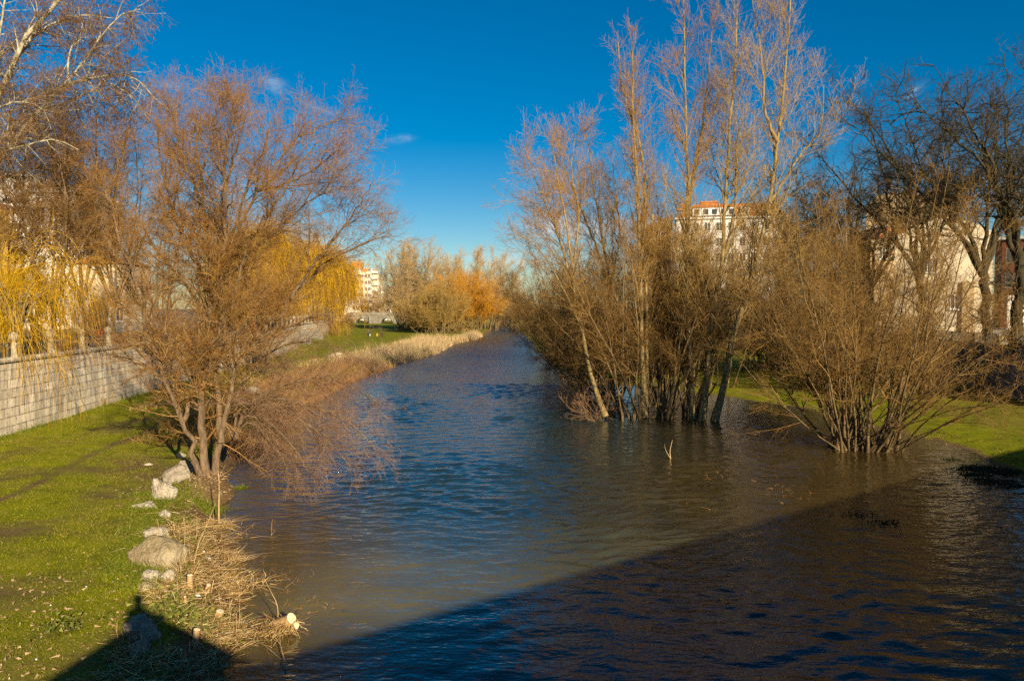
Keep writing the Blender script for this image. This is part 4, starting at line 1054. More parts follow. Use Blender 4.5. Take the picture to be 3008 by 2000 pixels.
def person(label, loc, h, rz, mat, hair='hair_dark', stride=.12, arms=((.27, .05), (.27, .05)), bent=(False, False), bag=None, sink=0.0):
    e = empty('person', loc, rz); tag(e, label, 'person'); k = h / 1.75; e.scale = (k, k, k)
    V = {'pel': ((0, 0, .95), .15), 'waist': ((0, 0, 1.10), .135), 'chest': ((0, .01, 1.32), .165), 'neck': ((0, 0, 1.50), .06), 'jaw': ((0, -.02, 1.58), .075), 'head': ((0, -.01, 1.67), .10), 'top': ((0, 0, 1.735), .055),
         'nose': ((0, -.115, 1.63), .016)}
    E = [('pel', 'waist'), ('waist', 'chest'), ('chest', 'neck'), ('neck', 'jaw'), ('jaw', 'head'), ('head', 'top'), ('jaw', 'nose')]
    for sx, nm, st_, ar, bn in ((-1, 'l', stride, arms[0], bent[0]), (1, 'r', -stride, arms[1], bent[1])):
        V['hip' + nm] = ((sx * .10, 0, .88), .105); V['knee' + nm] = ((sx * .11, -st_ * .5 - .02, .50), .068); V['ank' + nm] = ((sx * .11, -st_, .09), .045); V['toe' + nm] = ((sx * .125, -st_ - .18, .035), .032)
        V['sh' + nm] = ((sx * .19, 0, 1.42), .07)
        if bn:
            V['el' + nm] = ((sx * .26, -.02, 1.16), .05); V['wr' + nm] = ((sx * .10, -.26, 1.28), .034); V['ha' + nm] = ((sx * .03, -.32, 1.32), .034)
        else:
            V['el' + nm] = ((sx * ar[0], .03, 1.14), .05); V['wr' + nm] = ((sx * (ar[0] + .02), -ar[1], .90), .035); V['ha' + nm] = ((sx * (ar[0] + .01), -ar[1] - .03, .78), .034)
        E += [('pel', 'hip' + nm), ('hip' + nm, 'knee' + nm), ('knee' + nm, 'ank' + nm), ('ank' + nm, 'toe' + nm), ('chest', 'sh' + nm), ('sh' + nm, 'el' + nm), ('el' + nm, 'wr' + nm), ('wr' + nm, 'ha' + nm)]
    bm = bmesh.new(); ly = bm.verts.layers.skin.verify(); mp_ = {}
    for kk, (co, rd) in V.items():
        v = bm.verts.new(co); v[ly].radius = (rd, rd * .85); mp_[kk] = v
    mp_['pel'][ly].use_root = True
    for a_, b_ in E: bm.edges.new((mp_[a_], mp_[b_]))
    me = bpy.data.meshes.new('body'); bm.to_mesh(me); bm.free(); me.materials.append(mat)
    o = link('body', me, e)
    o.modifiers.new('Skin', 'SKIN'); o.modifiers.new('Subdivision', 'SUBSURF').levels = 1
    o.modifiers['Subdivision'].render_levels = 2
    MB().lathe([(.085, 0), (.112, .04), (.112, .09), (.085, .14), (.03, .165)], (0, .02, 1.615)).build('hair', M[hair], e, True)
    if bag:
        MB().box(.30, -.02, .72, .10, .30, .42, taper=.8).build('bag', M[bag], e)
    return e
skin = (.55, .33, .22)
p_ = onground(1082, 994.5)
person('standing adult in dark clothes holding a white bag on the far lawn', p_, 1.72, RAD(20), band_mat('dark_outfit', [(0, (.55, .5, .45)), (.035, (.02, .02, .025)), (.55, (.03, .028, .03)), (.62, (.05, .04, .045)), (.86, skin)]), bag='litter')
p_ = onground(1108, 993)
person('small child in a bright yellow coat on the far lawn', p_, 1.05, RAD(-30), band_mat('yellow_outfit', [(0, (.1, .06, .04)), (.05, (.08, .06, .05)), (.36, (.75, .45, .02)), (.86, skin)]))
p_ = onground(1122, 993.5)
person('child in dark brown coat walking behind the one in yellow', p_, 1.38, RAD(-20), band_mat('brown_outfit', [(0, (.30, .08, .05)), (.06, (.05, .025, .02)), (.40, (.06, .025, .02)), (.86, skin)]), stride=.16)
person('person in a red jacket standing behind the railing of the left wall', (-25.85, 48.5, 4.2), 1.62, RAD(200), band_mat('red_outfit', [(0, (.05, .05, .06)), (.5, (.75, .03, .02)), (.86, skin)]))

# ------------------------------------------------------------------ the bridge under the photographer: its shadow lies over lawn and water
DK = HC - 1.62
bd = np.array([.79, .613])                                   # direction of the bridge
T_, R_, L_ = np.array([-.12, .52]), np.array([3.15, -2.1]), np.array([-.95, -5.35])
R2 = R_ + bd * 60; L2 = L_ - bd * 40
bk = np.array([.613, -.79]) * 7
nb = empty('road_bridge', (0, 0, 0)); tag(nb, 'stone bridge with a pointed refuge that throws its shadow over the lawn and water', 'bridge')
outl = [tuple(v) for v in (L2, L2 + bk, R2 + bk, R2, R_, T_, L_)]
MB().prism(outl, -1.0, DK).build('solid_deck', M['stone'], nb)  # solid down to the bed, arches left out so no sun passes under
def parap(a, b_, name='parapet'):
    a, b_ = np.array(a), np.array(b_); d = (b_ - a) / np.linalg.norm(b_ - a); n = np.array([-d[1], d[0]]) * .30
    MB().prism([tuple(a), tuple(b_), tuple(b_ + n), tuple(a + n)], DK + .003, HC - .52).build(name, M['stone'], nb)
parap(R2, R_ + bd * .003); parap(R_, T_); parap(T_, L_); parap(L_ - bd * .003, L2)
person('person in dark clothes standing in the bridge refuge with hands raised', (.02, -.30, DK), 1.76, RAD(180), band_mat('photographer_outfit', [(0, (.03, .03, .03)), (.05, (.03, .035, .06)), (.5, (.05, .05, .05)), (.86, skin)]), stride=.05, bent=(True, True))

# ------------------------------------------------------------------ boulders on the left bank
def rock(label, px, py, wpx, hpx, mat, seed, group='boulders along the left bank', flat=1.0, name='boulder'):
    c = onground(px, py + hpx * .35)
    mpp = (c[1]) / F
    w_, h_ = wpx * mpp, hpx * mpp
    bm = bmesh.new(); bmesh.ops.create_icosphere(bm, subdivisions=5, radius=1)
    r = np.random.default_rng(seed)
    co = np.array([v.co[:] for v in bm.verts])
    k = r.normal(size=(16, 3)); k = norm(k)
    off = r.uniform(.50, .92, 16)
    sc = np.ones(len(co))
    for kk, oo in zip(k, off):                                   # planes knock facets off the ball
        dd = co @ kk
        sc = np.minimum(sc, np.where(dd > oo, oo / np.maximum(dd, 1e-3), 1))
    co = co * sc[:, None]
    nz = sum(a_ * np.sin(co @ (r.normal(size=3) * f_) + r.uniform(0, 6)) for a_, f_ in ((.05, 5), (.05, 5), (.03, 11), (.03, 11), (.02, 22), (.02, 22), (.012, 45), (.012, 45)))
    co = co * (1 + nz * (.55 if mat == 'rock_ochre' else 1))[:, None]
    co *= 1.2 * np.array([w_ / 2 * 1.12, w_ / 2 * r.uniform(.7, 1.0), h_ / 2 * 1.25 * flat])
    for v, c_ in zip(bm.verts, co): v.co = c_
    me = bpy.data.meshes.new(name); bm.to_mesh(me); bm.free()
    for p__ in me.polygons: p__.use_smooth = True
    me.materials.append(M[mat])
    o = link(name, me); o.location = (c[0], c[1] + w_ * .2, c[2] + h_ * .13); o.rotation_euler = (0, 0, r.uniform(0, .6))
    return tag(o, label, 'rock', group)
rock('big pale block shaped boulder in front of the bank tree trunks', 475, 1440, 84, 76, 'rock', 1)
rock('low flat whitish stone at the left foot of the big pale boulder', 424, 1484, 62, 26, 'rock', 2)
rock('small pale stone below the big pale boulder', 482, 1508, 36, 30, 'rock', 3)
rock('pale stone half hidden in weeds above the large ochre boulder', 452, 1566, 56, 44, 'rock', 4)
rock('largest rounded ochre boulder on the bank', 440, 1630, 136, 92, 'rock_ochre', 5)
rock('grey white broken stone at the foot of the large ochre boulder', 436, 1690, 62, 44, 'rock', 6)
rock('small pale stone right of the broken one below the ochre boulder', 484, 1694, 40, 42, 'rock', 7)
rock('low ochre stone nearest above the bridge shadow', 428, 1722, 56, 28, 'rock_ochre', 8)
rock('grey brown slab leaning beside the bank tree base', 512, 1396, 58, 60, 'rock_grey', 9)
rock('grey stone wedged against the left tree trunk', 546, 1374, 44, 52, 'rock_grey', 10)
rock('small white stone left of the tree trunk base', 531, 1338, 26, 20, 'rock', 11)
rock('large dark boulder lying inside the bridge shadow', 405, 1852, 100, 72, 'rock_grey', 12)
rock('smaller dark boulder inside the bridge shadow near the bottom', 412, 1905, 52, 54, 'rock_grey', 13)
rock('thin flat stone lying alone on the dirt of the lawn', 431, 1363, 24, 7, 'rock', 14)
rock('little white stone beside the sawn stumps', 521, 1668, 22, 14, 'rock', 15)
rock('pale rock on the far bank above the overhanging bush', 745, 1146, 36, 26, 'rock', 16)
rock('long pale rock on the bank before the reed bed', 985, 1042, 36, 18, 'rock', 17)
rock('pale rock at the inner edge of the reed bed', 1072, 1042, 22, 12, 'rock', 18)
rock('pale rock under the branches right of the tree trunks', 700, 1180, 30, 22, 'rock', 19)

# ------------------------------------------------------------------ sawn stumps and litter
def stump(label, bx, by, tx_, ty_, wpx, seed):
    b0 = onground(bx, by); b0[2] -= .03
    top = at(tx_, ty_, b0[1] - .02)
    e = empty('sawn_stump', b0); tag(e, label, 'stump', 'sawn willow stumps on the bank')
    rr_ = wpx / 2 * b0[1] / F
    ax = (top - b0); L = np.linalg.norm(ax); ax = ax / L
    P = np.array([[b0 + ax * L * t for t in (-.1, .1, .4, .7, 1.0)]]) - b0
    R = np.array([[rr_ * 1.25, rr_ * 1.1, rr_ * 1.0, rr_ * .98, rr_ * .96]])
    V, Q = tubes([(P, R, 14)])
    V += np.random.default_rng(seed).normal(size=V.shape) * rr_ * .05
    me = mesh_np('trunk', V, Q); me.materials.append(M['stumpbark']); link('trunk', me, e)
    ring = V[-14:]
    bm = bmesh.new(); tilt = np.array([.06, -.10, 0])
    fv = [bm.verts.new(v * 1.0 + ax * .004) for v in ring]; bm.faces.new(fv)
    cen = ring.mean(0); tv = [bm.verts.new(cen + (v - cen) * .7 + ax * .016) for v in ring]
    bm.faces.new(tv)
    for i in range(14): bm.faces.new((fv[i], fv[(i+1) % 14], tv[(i+1) % 14], tv[i]))
    bmesh.ops.recalc_face_normals(bm, faces=bm.faces[:])
    me = bpy.data.meshes.new('cut_face'); bm.to_mesh(me); bm.free(); me.materials.append(M['cutwood']); link('cut_face', me, e)
    return e
stump('tallest upright sawn stump, below the ochre boulder', 557, 1728, 558, 1688, 17, 1)
stump('leaning sawn stump right of the tallest one', 603, 1744, 613, 1717, 15, 2)
stump('thin sawn stump below the tallest one', 548, 1785, 543, 1752, 9, 3)
stump('thick sawn stump with a split white top near the water', 634, 1822, 646, 1794, 25, 4)
stump('sawn stump half inside the bridge shadow edge', 568, 1890, 579, 1848, 19, 5)
stump('small thin sawn stump inside the bridge shadow', 528, 1930, 532, 1908, 10, 6)

def driftwood():
    c = gp(845, 1850, .05)
    e = empty('drift_stump', c); tag(e, 'sawn root stump with straw caught on it lying in the water', 'stump')
    k = c[1] / F
    P = np.array([[(-70*k, .1, .02), (-35*k, .05, .12), (0, 0, .20), (14*k, -.05, .27)]]); R = np.array([[.03, .09, .12, .12]])
    V, Q = tubes([(P, R, 12)]); me = mesh_np('trunk', V, Q); me.materials.append(M['stumpbark']); link('trunk', me, e)
    P = np.array([[(8*k, .02, .05), (18*k, -.02, .10), (28*k, -.06, .12)]]); R = np.array([[.06, .075, .072]])
    V2, Q2 = tubes([(P, R, 12)]); me = mesh_np('side_stem', V2, Q2); me.materials.append(M['stumpbark']); link('side_stem', me, e)
    for ring in (V[-12:], V2[-12:]):
        bm = bmesh.new(); n_ = ring.mean(0) - (ring.mean(0) - np.array([.08, -.04, .05]))
        n_ = n_ / np.linalg.norm(n_); bm.faces.new([bm.verts.new(v + n_ * .004) for v in ring])
        me = bpy.data.meshes.new('cut_face'); bm.to_mesh(me); bm.free(); me.materials.append(M['cutwood']); link('cut_face', me, e)
    r = np.random.default_rng(4); n = 260
    b0 = np.stack([r.uniform(-75, 25, n) * k, r.normal(0, .12, n), r.uniform(.02, .22, n)], -1)
    d = norm(np.stack([r.normal(-.2, .6, n), r.normal(-.2, .5, n), r.normal(-.35, .4, n)], -1)); L = r.uniform(.12, .5, n)[:, None]
    P = np.stack([b0, b0 + d * L * .5 + r.normal(size=(n, 3)) * .02, b0 + d * L], 1); P[..., 2] = np.maximum(P[..., 2], -.03)
    V, Q = tubes([(P, np.full((n, 3), .006), 3)]); me = mesh_np('caught_straw', V, Q); me.materials.append(M['straw']); link('caught_straw', me, e)
driftwood()

def litter(label, px, py, w, seed):
    c = onground(px, py)
    r = np.random.default_rng(seed); bm = bmesh.new()
    bmesh.ops.create_icosphere(bm, subdivisions=2, radius=1)
    for v in bm.verts:
        q = np.array(v.co[:]); q *= 1 + .25 * np.sin(q @ (r.normal(size=3) * 5)); v.co = (q[0] * w, q[1] * w * .6, q[2] * w * .3)
    me = bpy.data.meshes.new('litter'); bm.to_mesh(me); bm.free(); me.materials.append(M['litter'])
    o = link('litter', me); o.location = (c[0], c[1], c[2] + w * .35); tag(o, label, 'litter', 'white litter on the bank')
litter('flat white scrap of litter on the straw near the water edge', 610, 1642, .08, 1)
litter('white scrap of litter on the straw right of the tallest stump', 633, 1686, .045, 2)
litter('white scrap of litter between the thin stump and leaning stump', 580, 1752, .075, 3)
litter('little white scrap of litter on the straw above the bridge shadow', 516, 1763, .04, 4)

# ------------------------------------------------------------------ dead stems and sticks
def stick(name, label, lst, Y0, r0, sub=None, seed=1, mat='stick', cat='branch', group=None, lift=0):
    pts = [np.array(p) for p in lst]
    b0 = pts[0].copy()
    r = np.random.default_rng(seed)
    P = resample(pts, 10)[None]; R = np.linspace(r0, r0 * .35, 10)[None]
    sets = [(P, R, 6)]
    if sub:
        P1, R1 = grow(r, P, R, **sub); sets.append((P1, R1, 4))
        P2, R2_ = grow(r, P1, R1, dens=5, t=(.2, 1), ang=(45, 15), ln=(.12, .4), K=3, rmin=.0025); sets.append((P2, R2_, 3))
    V, Q = tubes(sets); me = mesh_np(name, V - b0[None], Q); me.materials.append(M[mat])
    o = link(name, me); o.location = b0; return tag(o, label, cat, group)
sb = dict(dens=2.2, t=(.2, .95), ang=(40, 12), ln=(.35, .4), fall=.3, K=5, jit=.12, rr=.6, rmin=.004)
c0 = gp(843, 1990, 0)
stick('dead_branch', 'bare forked twig standing up behind the drift stump in the water', [gp(818, 1850, 0), at(815, 1780, 16.3), at(800, 1745, 16.3), at(776, 1698, 16.3)], 0, .012, sb, 1)
stick('dead_branch', 'pale fallen branch lying in the water below the drift stump', [gp(820, 1858, .1), gp(825, 1900, .12), gp(838, 1945, .08), gp(845, 1985, .03)], 0, .016, dict(sb, dens=4), 2)
stick('dead_branch', 'thin fallen branch slanting down left of the drift stump', [gp(765, 1885, .03), gp(790, 1905, .10), gp(825, 1935, .06)], 0, .010, sb, 3)
hb_ = onground(643, 1545)
stick('dead_stalk', 'tall straight pale stalk rising from a straw clump at the water edge', [hb_, at(643, 1480, hb_[1]), at(644, 1420, hb_[1]), at(640, 1380, hb_[1])], 0, .030, dict(sb, dens=3, ln=(.5, .4)), 4, cat='stem')
hb_ = onground(570, 1655)
stick('dead_stalk', 'thin arching stalk leaning right over the straw', [hb_, at(582, 1600, hb_[1]), at(606, 1545, hb_[1]), at(634, 1475, hb_[1])], 0, .012, dict(sb, dens=.6), 5, cat='stem')
hb_ = onground(676, 1592)
stick('dead_stalk', 'feathery brown seed stalk leaning out over the water', [hb_, at(700, 1572, hb_[1]), at(725, 1555, hb_[1]), at(745, 1541, hb_[1])], 0, .010, dict(sb, dens=14, t=(.45, 1), ln=(.14, .4)), 6, 'brown_weed', 'stem')
for i, (a_, b_, lab) in enumerate([((690, 1878), (695, 1800), 'stiff pale stalk beside the thick stump'), ((698, 1862), (703, 1770), 'tall pale stalk between the thick stump and the water'), ((665, 1850), (680, 1780), 'bent pale stalk right of the thick stump'),
        ((540, 1620), (541, 1520), 'upright thin stalk above the straw bank'), ((463, 1590), (463, 1525), 'thin stalk beside the small pale stone'), ((575, 1590), (577, 1510), 'thin stalk between straw and green weeds')]):
    hb_ = onground(*a_)
    stick('dead_stalk', lab, [hb_, at((a_[0] + b_[0]) / 2 + 3, (a_[1] + b_[1]) / 2, hb_[1]), at(b_[0], b_[1], hb_[1])], 0, .009, dict(sb, dens=1.2, ln=(.2, .4)), 10 + i, cat='stem', group='dead stalks on the bank')
g0 = gp(1970, 1348, 0)
stick('lone_reed', 'lone pale reed sticking out of the brown water on the right', [g0, at(1968, 1325, g0[1]), at(1975, 1292, g0[1])], 0, .022, dict(sb, dens=5, t=(.0, .4), ln=(.5, .3), ang=(30, 15)), 30, 'reed', 'reed')
g0 = gp(797, 1572, 0)
stick('lone_reed', 'small rust brown tuft of stalks in the shallow water near the bank', [g0, at(798, 1545, g0[1]), at(800, 1525, g0[1])], 0, .012, dict(sb, dens=22, t=(0, .6), ln=(.25, .3), ang=(30, 15)), 31, 'brown_weed', 'reed')

# ------------------------------------------------------------------ straw, reeds, grass, leaves (uncountable)
def blades(name, label, base, d, L, wid, mat, bend=.25, cat='grass', seg=2, r=rng):
    n = len(base)
    side = norm(np.cross(d, r.normal(size=(n, 3))))
    droop = r.normal(size=(n, 3)) * bend; droop[:, 2] = -np.abs(droop[:, 2]) * .6
    rows = []
    for k in range(seg + 1):
        t = k / seg
        c_ = base + d * (L * t)[:, None] + droop * (L * t * t)[:, None]
        w_ = (wid * (1 - .85 * t))[:, None]
        rows += [c_ - side * w_, c_ + side * w_]
    V = np.stack(rows, 1).reshape(-1, 3); k2 = 2 * (seg + 1)
    i = np.arange(n)[:, None] * k2
    Q = np.concatenate([np.stack([i + 2*k, i + 2*k + 1, i + 2*k + 3, i + 2*k + 2], -1).reshape(-1, 4) for k in range(seg)])
    me = mesh_np(name, V, Q); me.materials.append(M[mat])
    o = link(name, me); tag(o, label, cat, kind='stuff'); return o

# lawn grass close to the camera
r = np.random.default_rng(101)
n = 330000
y_ = 9 + 34 * r.random(n) ** 1.5; x_ = r.uniform(-1, 0, n) * 24
xl_ = np.interp(y_, YL, XL); dl_ = xl_ - x_
dirt_ = seg_dist(x_, y_, path)
keep = (dl_ > .9) & (x_ > np.interp(y_, WALL[:, 1], WALL[:, 0]) + .1) & (x_ / y_ > -.74) & (vnoise(x_, y_, 0.8, 41) * 1.3 - .05 + .35 * vnoise(x_, y_, 5, 42) < .2 + .45 * r.random(n)) & (dirt_ > .25 * r.random(n) + .1)
keep &= (np.clip(0.40 + 0.75 * vnoise(x_, y_, 1.0, 31) + 0.4 * vnoise(x_, y_, 4.5, 32), 0, 1) * np.clip(1.2 - dl_ / 5.0, 0, 1) < .25 + .4 * r.random(n))
x_, y_ = x_[keep], y_[keep]; n = len(x_)
b0 = np.stack([x_, y_, ground_z(x_, y_) - .005], -1)
d_ = norm(np.stack([r.normal(0, .4, n), r.normal(0, .4, n), np.ones(n)], -1))
Lg = r.uniform(.025, .07, n) * (1 + .8 * np.clip(vnoise(x_, y_, 1.6, 81), 0, 1))
blades('grass', 'short yellow green grass of the left lawn', b0, d_, Lg, np.full(n, .007), 'grass', .4, r=r)
# tufts round the stones and by the water
tl = [(530, 1450), (600, 1480), (640, 1500), (585, 1470), (470, 1540), (440, 1530), (400, 1600), (370, 1640), (610, 1500), (560, 1540), (420, 1455), (390, 1560), (705, 1435), (480, 1470), (330, 1680), (560, 1590), (455, 1482), (500, 1476), (410, 1668), (470, 1668), (400, 1496), (440, 1502), (430, 1592), (470, 1590), (410, 1716), (455, 1716), (520, 1432), (490, 1420)]
B_, Dd_, LL_ = [], [], []
for px, py in tl:
    c = onground(px, py) if px != 705 else gp(705, 1438, -.05)
    k = 260; q = r.normal(size=(k, 2)) * (.28 if px != 705 else .10)
    B_.append(np.stack([c[0] + q[:, 0], c[1] + q[:, 1], (ground_z(c[0] + q[:, 0], c[1] + q[:, 1]) if px != 705 else np.full(k, -.05))], -1))
    Dd_.append(norm(np.stack([r.normal(0, .45, k), r.normal(0, .45, k), np.ones(k)], -1))); LL_.append(r.uniform(.1, .28, k))
blades('tall_grass', 'taller fresh green grass between the stones and at the water edge', np.concatenate(B_), np.concatenate(Dd_), np.concatenate(LL_), np.full(260 * len(tl), .008), 'fresh', .5, r=r)
# broad leaved weeds
B_ = []
for px, py, k, sp in ((590, 1810, 500, .45), (520, 1800, 350, .4), (560, 1835, 200, .4), (640, 1830, 120, .2), (480, 1620, 160, .3), (505, 1700, 100, .2), (190, 1850, 120, .2), (620, 1830, 150, .25)):
    c = onground(px, py); q = r.normal(size=(k, 2)) * sp
    B_.append(np.stack([c[0] + q[:, 0], c[1] + q[:, 1], ground_z(c[0] + q[:, 0], c[1] + q[:, 1]) + r.uniform(.02, .16, k)], -1))
B_ = np.concatenate(B_); n = len(B_)
blades('weeds', 'low green leafy weeds on the straw bank', B_, norm(np.stack([r.normal(0, 1, n), r.normal(0, 1, n), r.normal(.2, .4, n)], -1)), r.uniform(.05, .11, n), np.full(n, .035), 'weed_leaf', .3, 'weeds', r=r)
# fallen leaves
n = 3600
y_ = r.uniform(10.5, 19, n); x_ = r.uniform(-11.5, -4.5, n); dl_ = np.interp(y_, YL, XL) - x_
keep = (dl_ > .6) & (r.random(n) < np.clip((20 - y_) / 7, 0, 1) * np.clip(.5 + .9 * vnoise(x_, y_, 1.2, 91), .05, 1))
x_, y_ = x_[keep], y_[keep]; n = len(x_)
b0 = np.stack([x_, y_, ground_z(x_, y_) + .035], -1)
blades('fallen_leaves', 'curled pale brown fallen leaves on the near grass', b0, norm(np.stack([r.normal(0, 1, n), r.normal(0, 1, n), r.normal(.15, .25, n)], -1)), r.uniform(.04, .09, n), np.full(n, .026), 'dead_leaf', .5, 'leaves', r=r)
n = 2600
q = r.normal(size=(n, 2)) * [.8, 1.3]
x_, y_ = HB[0] - .1 + q[:, 0], HB[1] - .6 + q[:, 1]
b0 = np.stack([x_, y_, ground_z(x_, y_) + .012], -1)
keep = b0[:, 2] > .02; b0 = b0[keep]; n = len(b0)
blades('leaf_litter', 'brown leaf litter round the foot of the bank tree', b0, norm(np.stack([r.normal(0, 1, n), r.normal(0, 1, n), r.normal(.12, .22, n)], -1)), r.uniform(.04, .10, n), np.full(n, .022), 'dead_leaf', .5, 'leaves', r=r)
n = 9000
y_ = r.uniform(20, 110, n); x_ = np.interp(y_, WALL[:, 1], WALL[:, 0]) + np.abs(r.normal(0, .35, n)) + .04
kp = r.random(n) < np.clip(.45 + .9 * vnoise(x_, y_, .9, 121), .05, 1); x_, y_ = x_[kp], y_[kp]; n = len(x_)
b0 = np.stack([x_, y_, ground_z(x_, y_) - .01], -1)
blades('wall_foot_grass', 'longer green grass growing along the foot of the left wall', b0, norm(np.stack([r.normal(0, .4, n), r.normal(0, .4, n), np.ones(n)], -1)), r.uniform(.1, .38, n), np.full(n, .012), 'fresh', .45, r=r)
n = 60000
y_ = r.uniform(28, 52, n); x_ = r.uniform(8, 31, n); zz = ground_z(x_, y_)
kp = (zz > -.13) & (zz < .10) & (r.random(n) < np.clip(-.1 + 1.5 * vnoise(x_, y_, 1.4, 131) + zz * 4, 0, 1)); x_, y_, zz = x_[kp], y_[kp], zz[kp]; n = len(x_)
b0 = np.stack([x_, y_, np.maximum(zz, -.03)], -1)
blades('flooded_grass', 'ragged grass at the flooded edge of the right lawn', b0, norm(np.stack([r.normal(0, .6, n), r.normal(0, .6, n), np.ones(n)], -1)), r.uniform(.04, .14, n), np.full(n, .014), 'grass', .5, r=r)
# white daisies
n = 40
y_ = r.uniform(11, 20, n); x_ = r.uniform(-9.5, -6, n); b0 = np.stack([x_, y_, ground_z(x_, y_) + .06], -1)
blades('daisies', 'tiny white daisies scattered in the near grass', b0, norm(np.stack([r.normal(0, 1, n), r.normal(0, 1, n), r.normal(.1, .1, n)], -1)), r.uniform(.03, .05, n), np.full(n, .018), 'litter', .1, 'flowers', r=r)

# cut straw on the bank
n = 10500
y_ = r.uniform(12.5, 24.5, n); dl_ = .12 + 1.9 * r.random(n) ** 1.1
x_ = np.interp(y_, YL, XL) - dl_
keep = r.random(n) < np.clip(1.25 - (y_ - 14) / 8, .05, 1) * np.clip(.55 + 1.1 * vnoise(x_, y_, 2.0, 111), .05, 1)
x_, y_ = x_[keep], y_[keep]; n = len(x_)
b0 = np.stack([x_, y_, np.maximum(ground_z(x_, y_), -.02) + r.uniform(.0, .06, n)], -1)
d_ = norm(np.stack([r.normal(.1, 1, n), r.normal(-.2, .8, n), np.abs(r.normal(.06, .22, n))], -1))
Ls = r.uniform(.08, .42, n)
P = np.stack([b0, b0 + d_ * (Ls * .5)[:, None] + r.normal(size=(n, 3)) * .012, b0 + d_ * Ls[:, None]], 1); P[..., 2] = np.maximum(P[..., 2], -.04)
V, Q = tubes([(P, np.repeat(r.uniform(.003, .008, n)[:, None], 3, 1), 3)])
me = mesh_np('straw', V, Q); me.materials.append(M['straw']); tag(link('straw', me), 'cut dry straw and stalks covering the near bank', 'straw', kind='stuff')
# straw clumps with drooping skirts at the water edge
B_, Dd_, LL_ = [], [], []
for px, py, k, sp, L_m in ((645, 1545, 500, .20, .5), (672, 1640, 450, .25, .4), (690, 1720, 450, .24, .4), (640, 1870, 800, .30, .45), (655, 1850, 400, .24, .45), (600, 1560, 300, .5, .4), (540, 1560, 400, .5, .5), (520, 1600, 300, .4, .45), (590, 1640, 300, .5, .4), (650, 1700, 400, .5, .4)):
    c = onground(px, py); q = r.normal(size=(k, 2)) * sp
    B_.append(np.stack([c[0] + q[:, 0], c[1] + q[:, 1], np.maximum(ground_z(c[0] + q[:, 0], c[1] + q[:, 1]), 0) + r.uniform(0, .08, k)], -1))
    Dd_.append(norm(np.stack([r.normal(.1, .55, k), r.normal(-.2, .5, k), np.abs(r.normal(.4, .4, k))], -1))); LL_.append(r.uniform(.3, 1, k) * L_m)
B_ = np.concatenate(B_)
blades('straw_tufts', 'dry drooping straw tufts at the near water edge', B_, np.concatenate(Dd_), np.concatenate(LL_), np.full(len(B_), .006), 'straw', .9, 'straw', r=r)
# flooded weeds poking out of the shallow water
B_, Dd_, LL_ = [], [], []
for px, py, k, sp in ((790, 1690, 120, .35), (850, 1700, 100, .4), (800, 1740, 60, .25), (880, 1775, 110, .35), (940, 1790, 50, .15), (840, 1780, 50, .4), (760, 1650, 60, .3), (720, 1870, 120, .4), (780, 1900, 100, .4), (960, 1775, 25, .1), (700, 1390, 60, .3), (760, 1380, 60, .3), (730, 1340, 200, .5), (800, 1345, 160, .5), (2400, 1370, 40, 1.0), (2270, 1420, 40, 1.2), (2350, 1440, 50, 1.0), (2100, 1480, 30, 1.2), (2110, 1385, 60, .5), (2180, 1405, 60, .6), (2260, 1430, 80, .6), (2330, 1452, 70, .6), (2410, 1475, 60, .5), (2060, 1372, 40, .4), (2460, 1330, 60, .5), (2600, 1330, 60, .5)):
    c = gp(px, py, 0); q = r.normal(size=(k, 2)) * sp
    B_.append(np.stack([c[0] + q[:, 0], c[1] + q[:, 1], np.full(k, -.03)], -1))
    Dd_.append(norm(np.stack([r.normal(0, .8, k), r.normal(0, .8, k), np.abs(r.normal(.25, .2, k))], -1))); LL_.append(r.uniform(.08, .3, k))
B_ = np.concatenate(B_)
blades('flooded_weeds', 'brown dead weeds poking out of the shallow water', B_, np.concatenate(Dd_), np.concatenate(LL_), np.full(len(B_), .006), 'brown_weed', .6, 'weeds', r=r)
# dark sodden turf at the right
B_ = []
for px, py, k, sp in ((2880, 1375, 700, .35), (2930, 1390, 700, .4), (2985, 1385, 500, .35), (2910, 1412, 500, .35), (2960, 1425, 500, .35), (2860, 1395, 250, .2), (2800, 1350, 120, .15), (2530, 1512, 90, .22), (2590, 1535, 110, .25)):
    c = gp(px, py, 0); q = r.normal(size=(k, 2)) * [sp * 1.5, sp]
    B_.append(np.stack([c[0] + q[:, 0], c[1] + q[:, 1], np.full(k, -.02)], -1))
B_ = np.concatenate(B_); n = len(B_)
blades('sodden_turf', 'dark drowned turf clumps breaking the water at the right', B_, norm(np.stack([r.normal(0, .7, n), r.normal(0, .7, n), np.ones(n)], -1)), r.uniform(.06, .2, n), np.full(n, .02), 'sodden', .5, r=r)
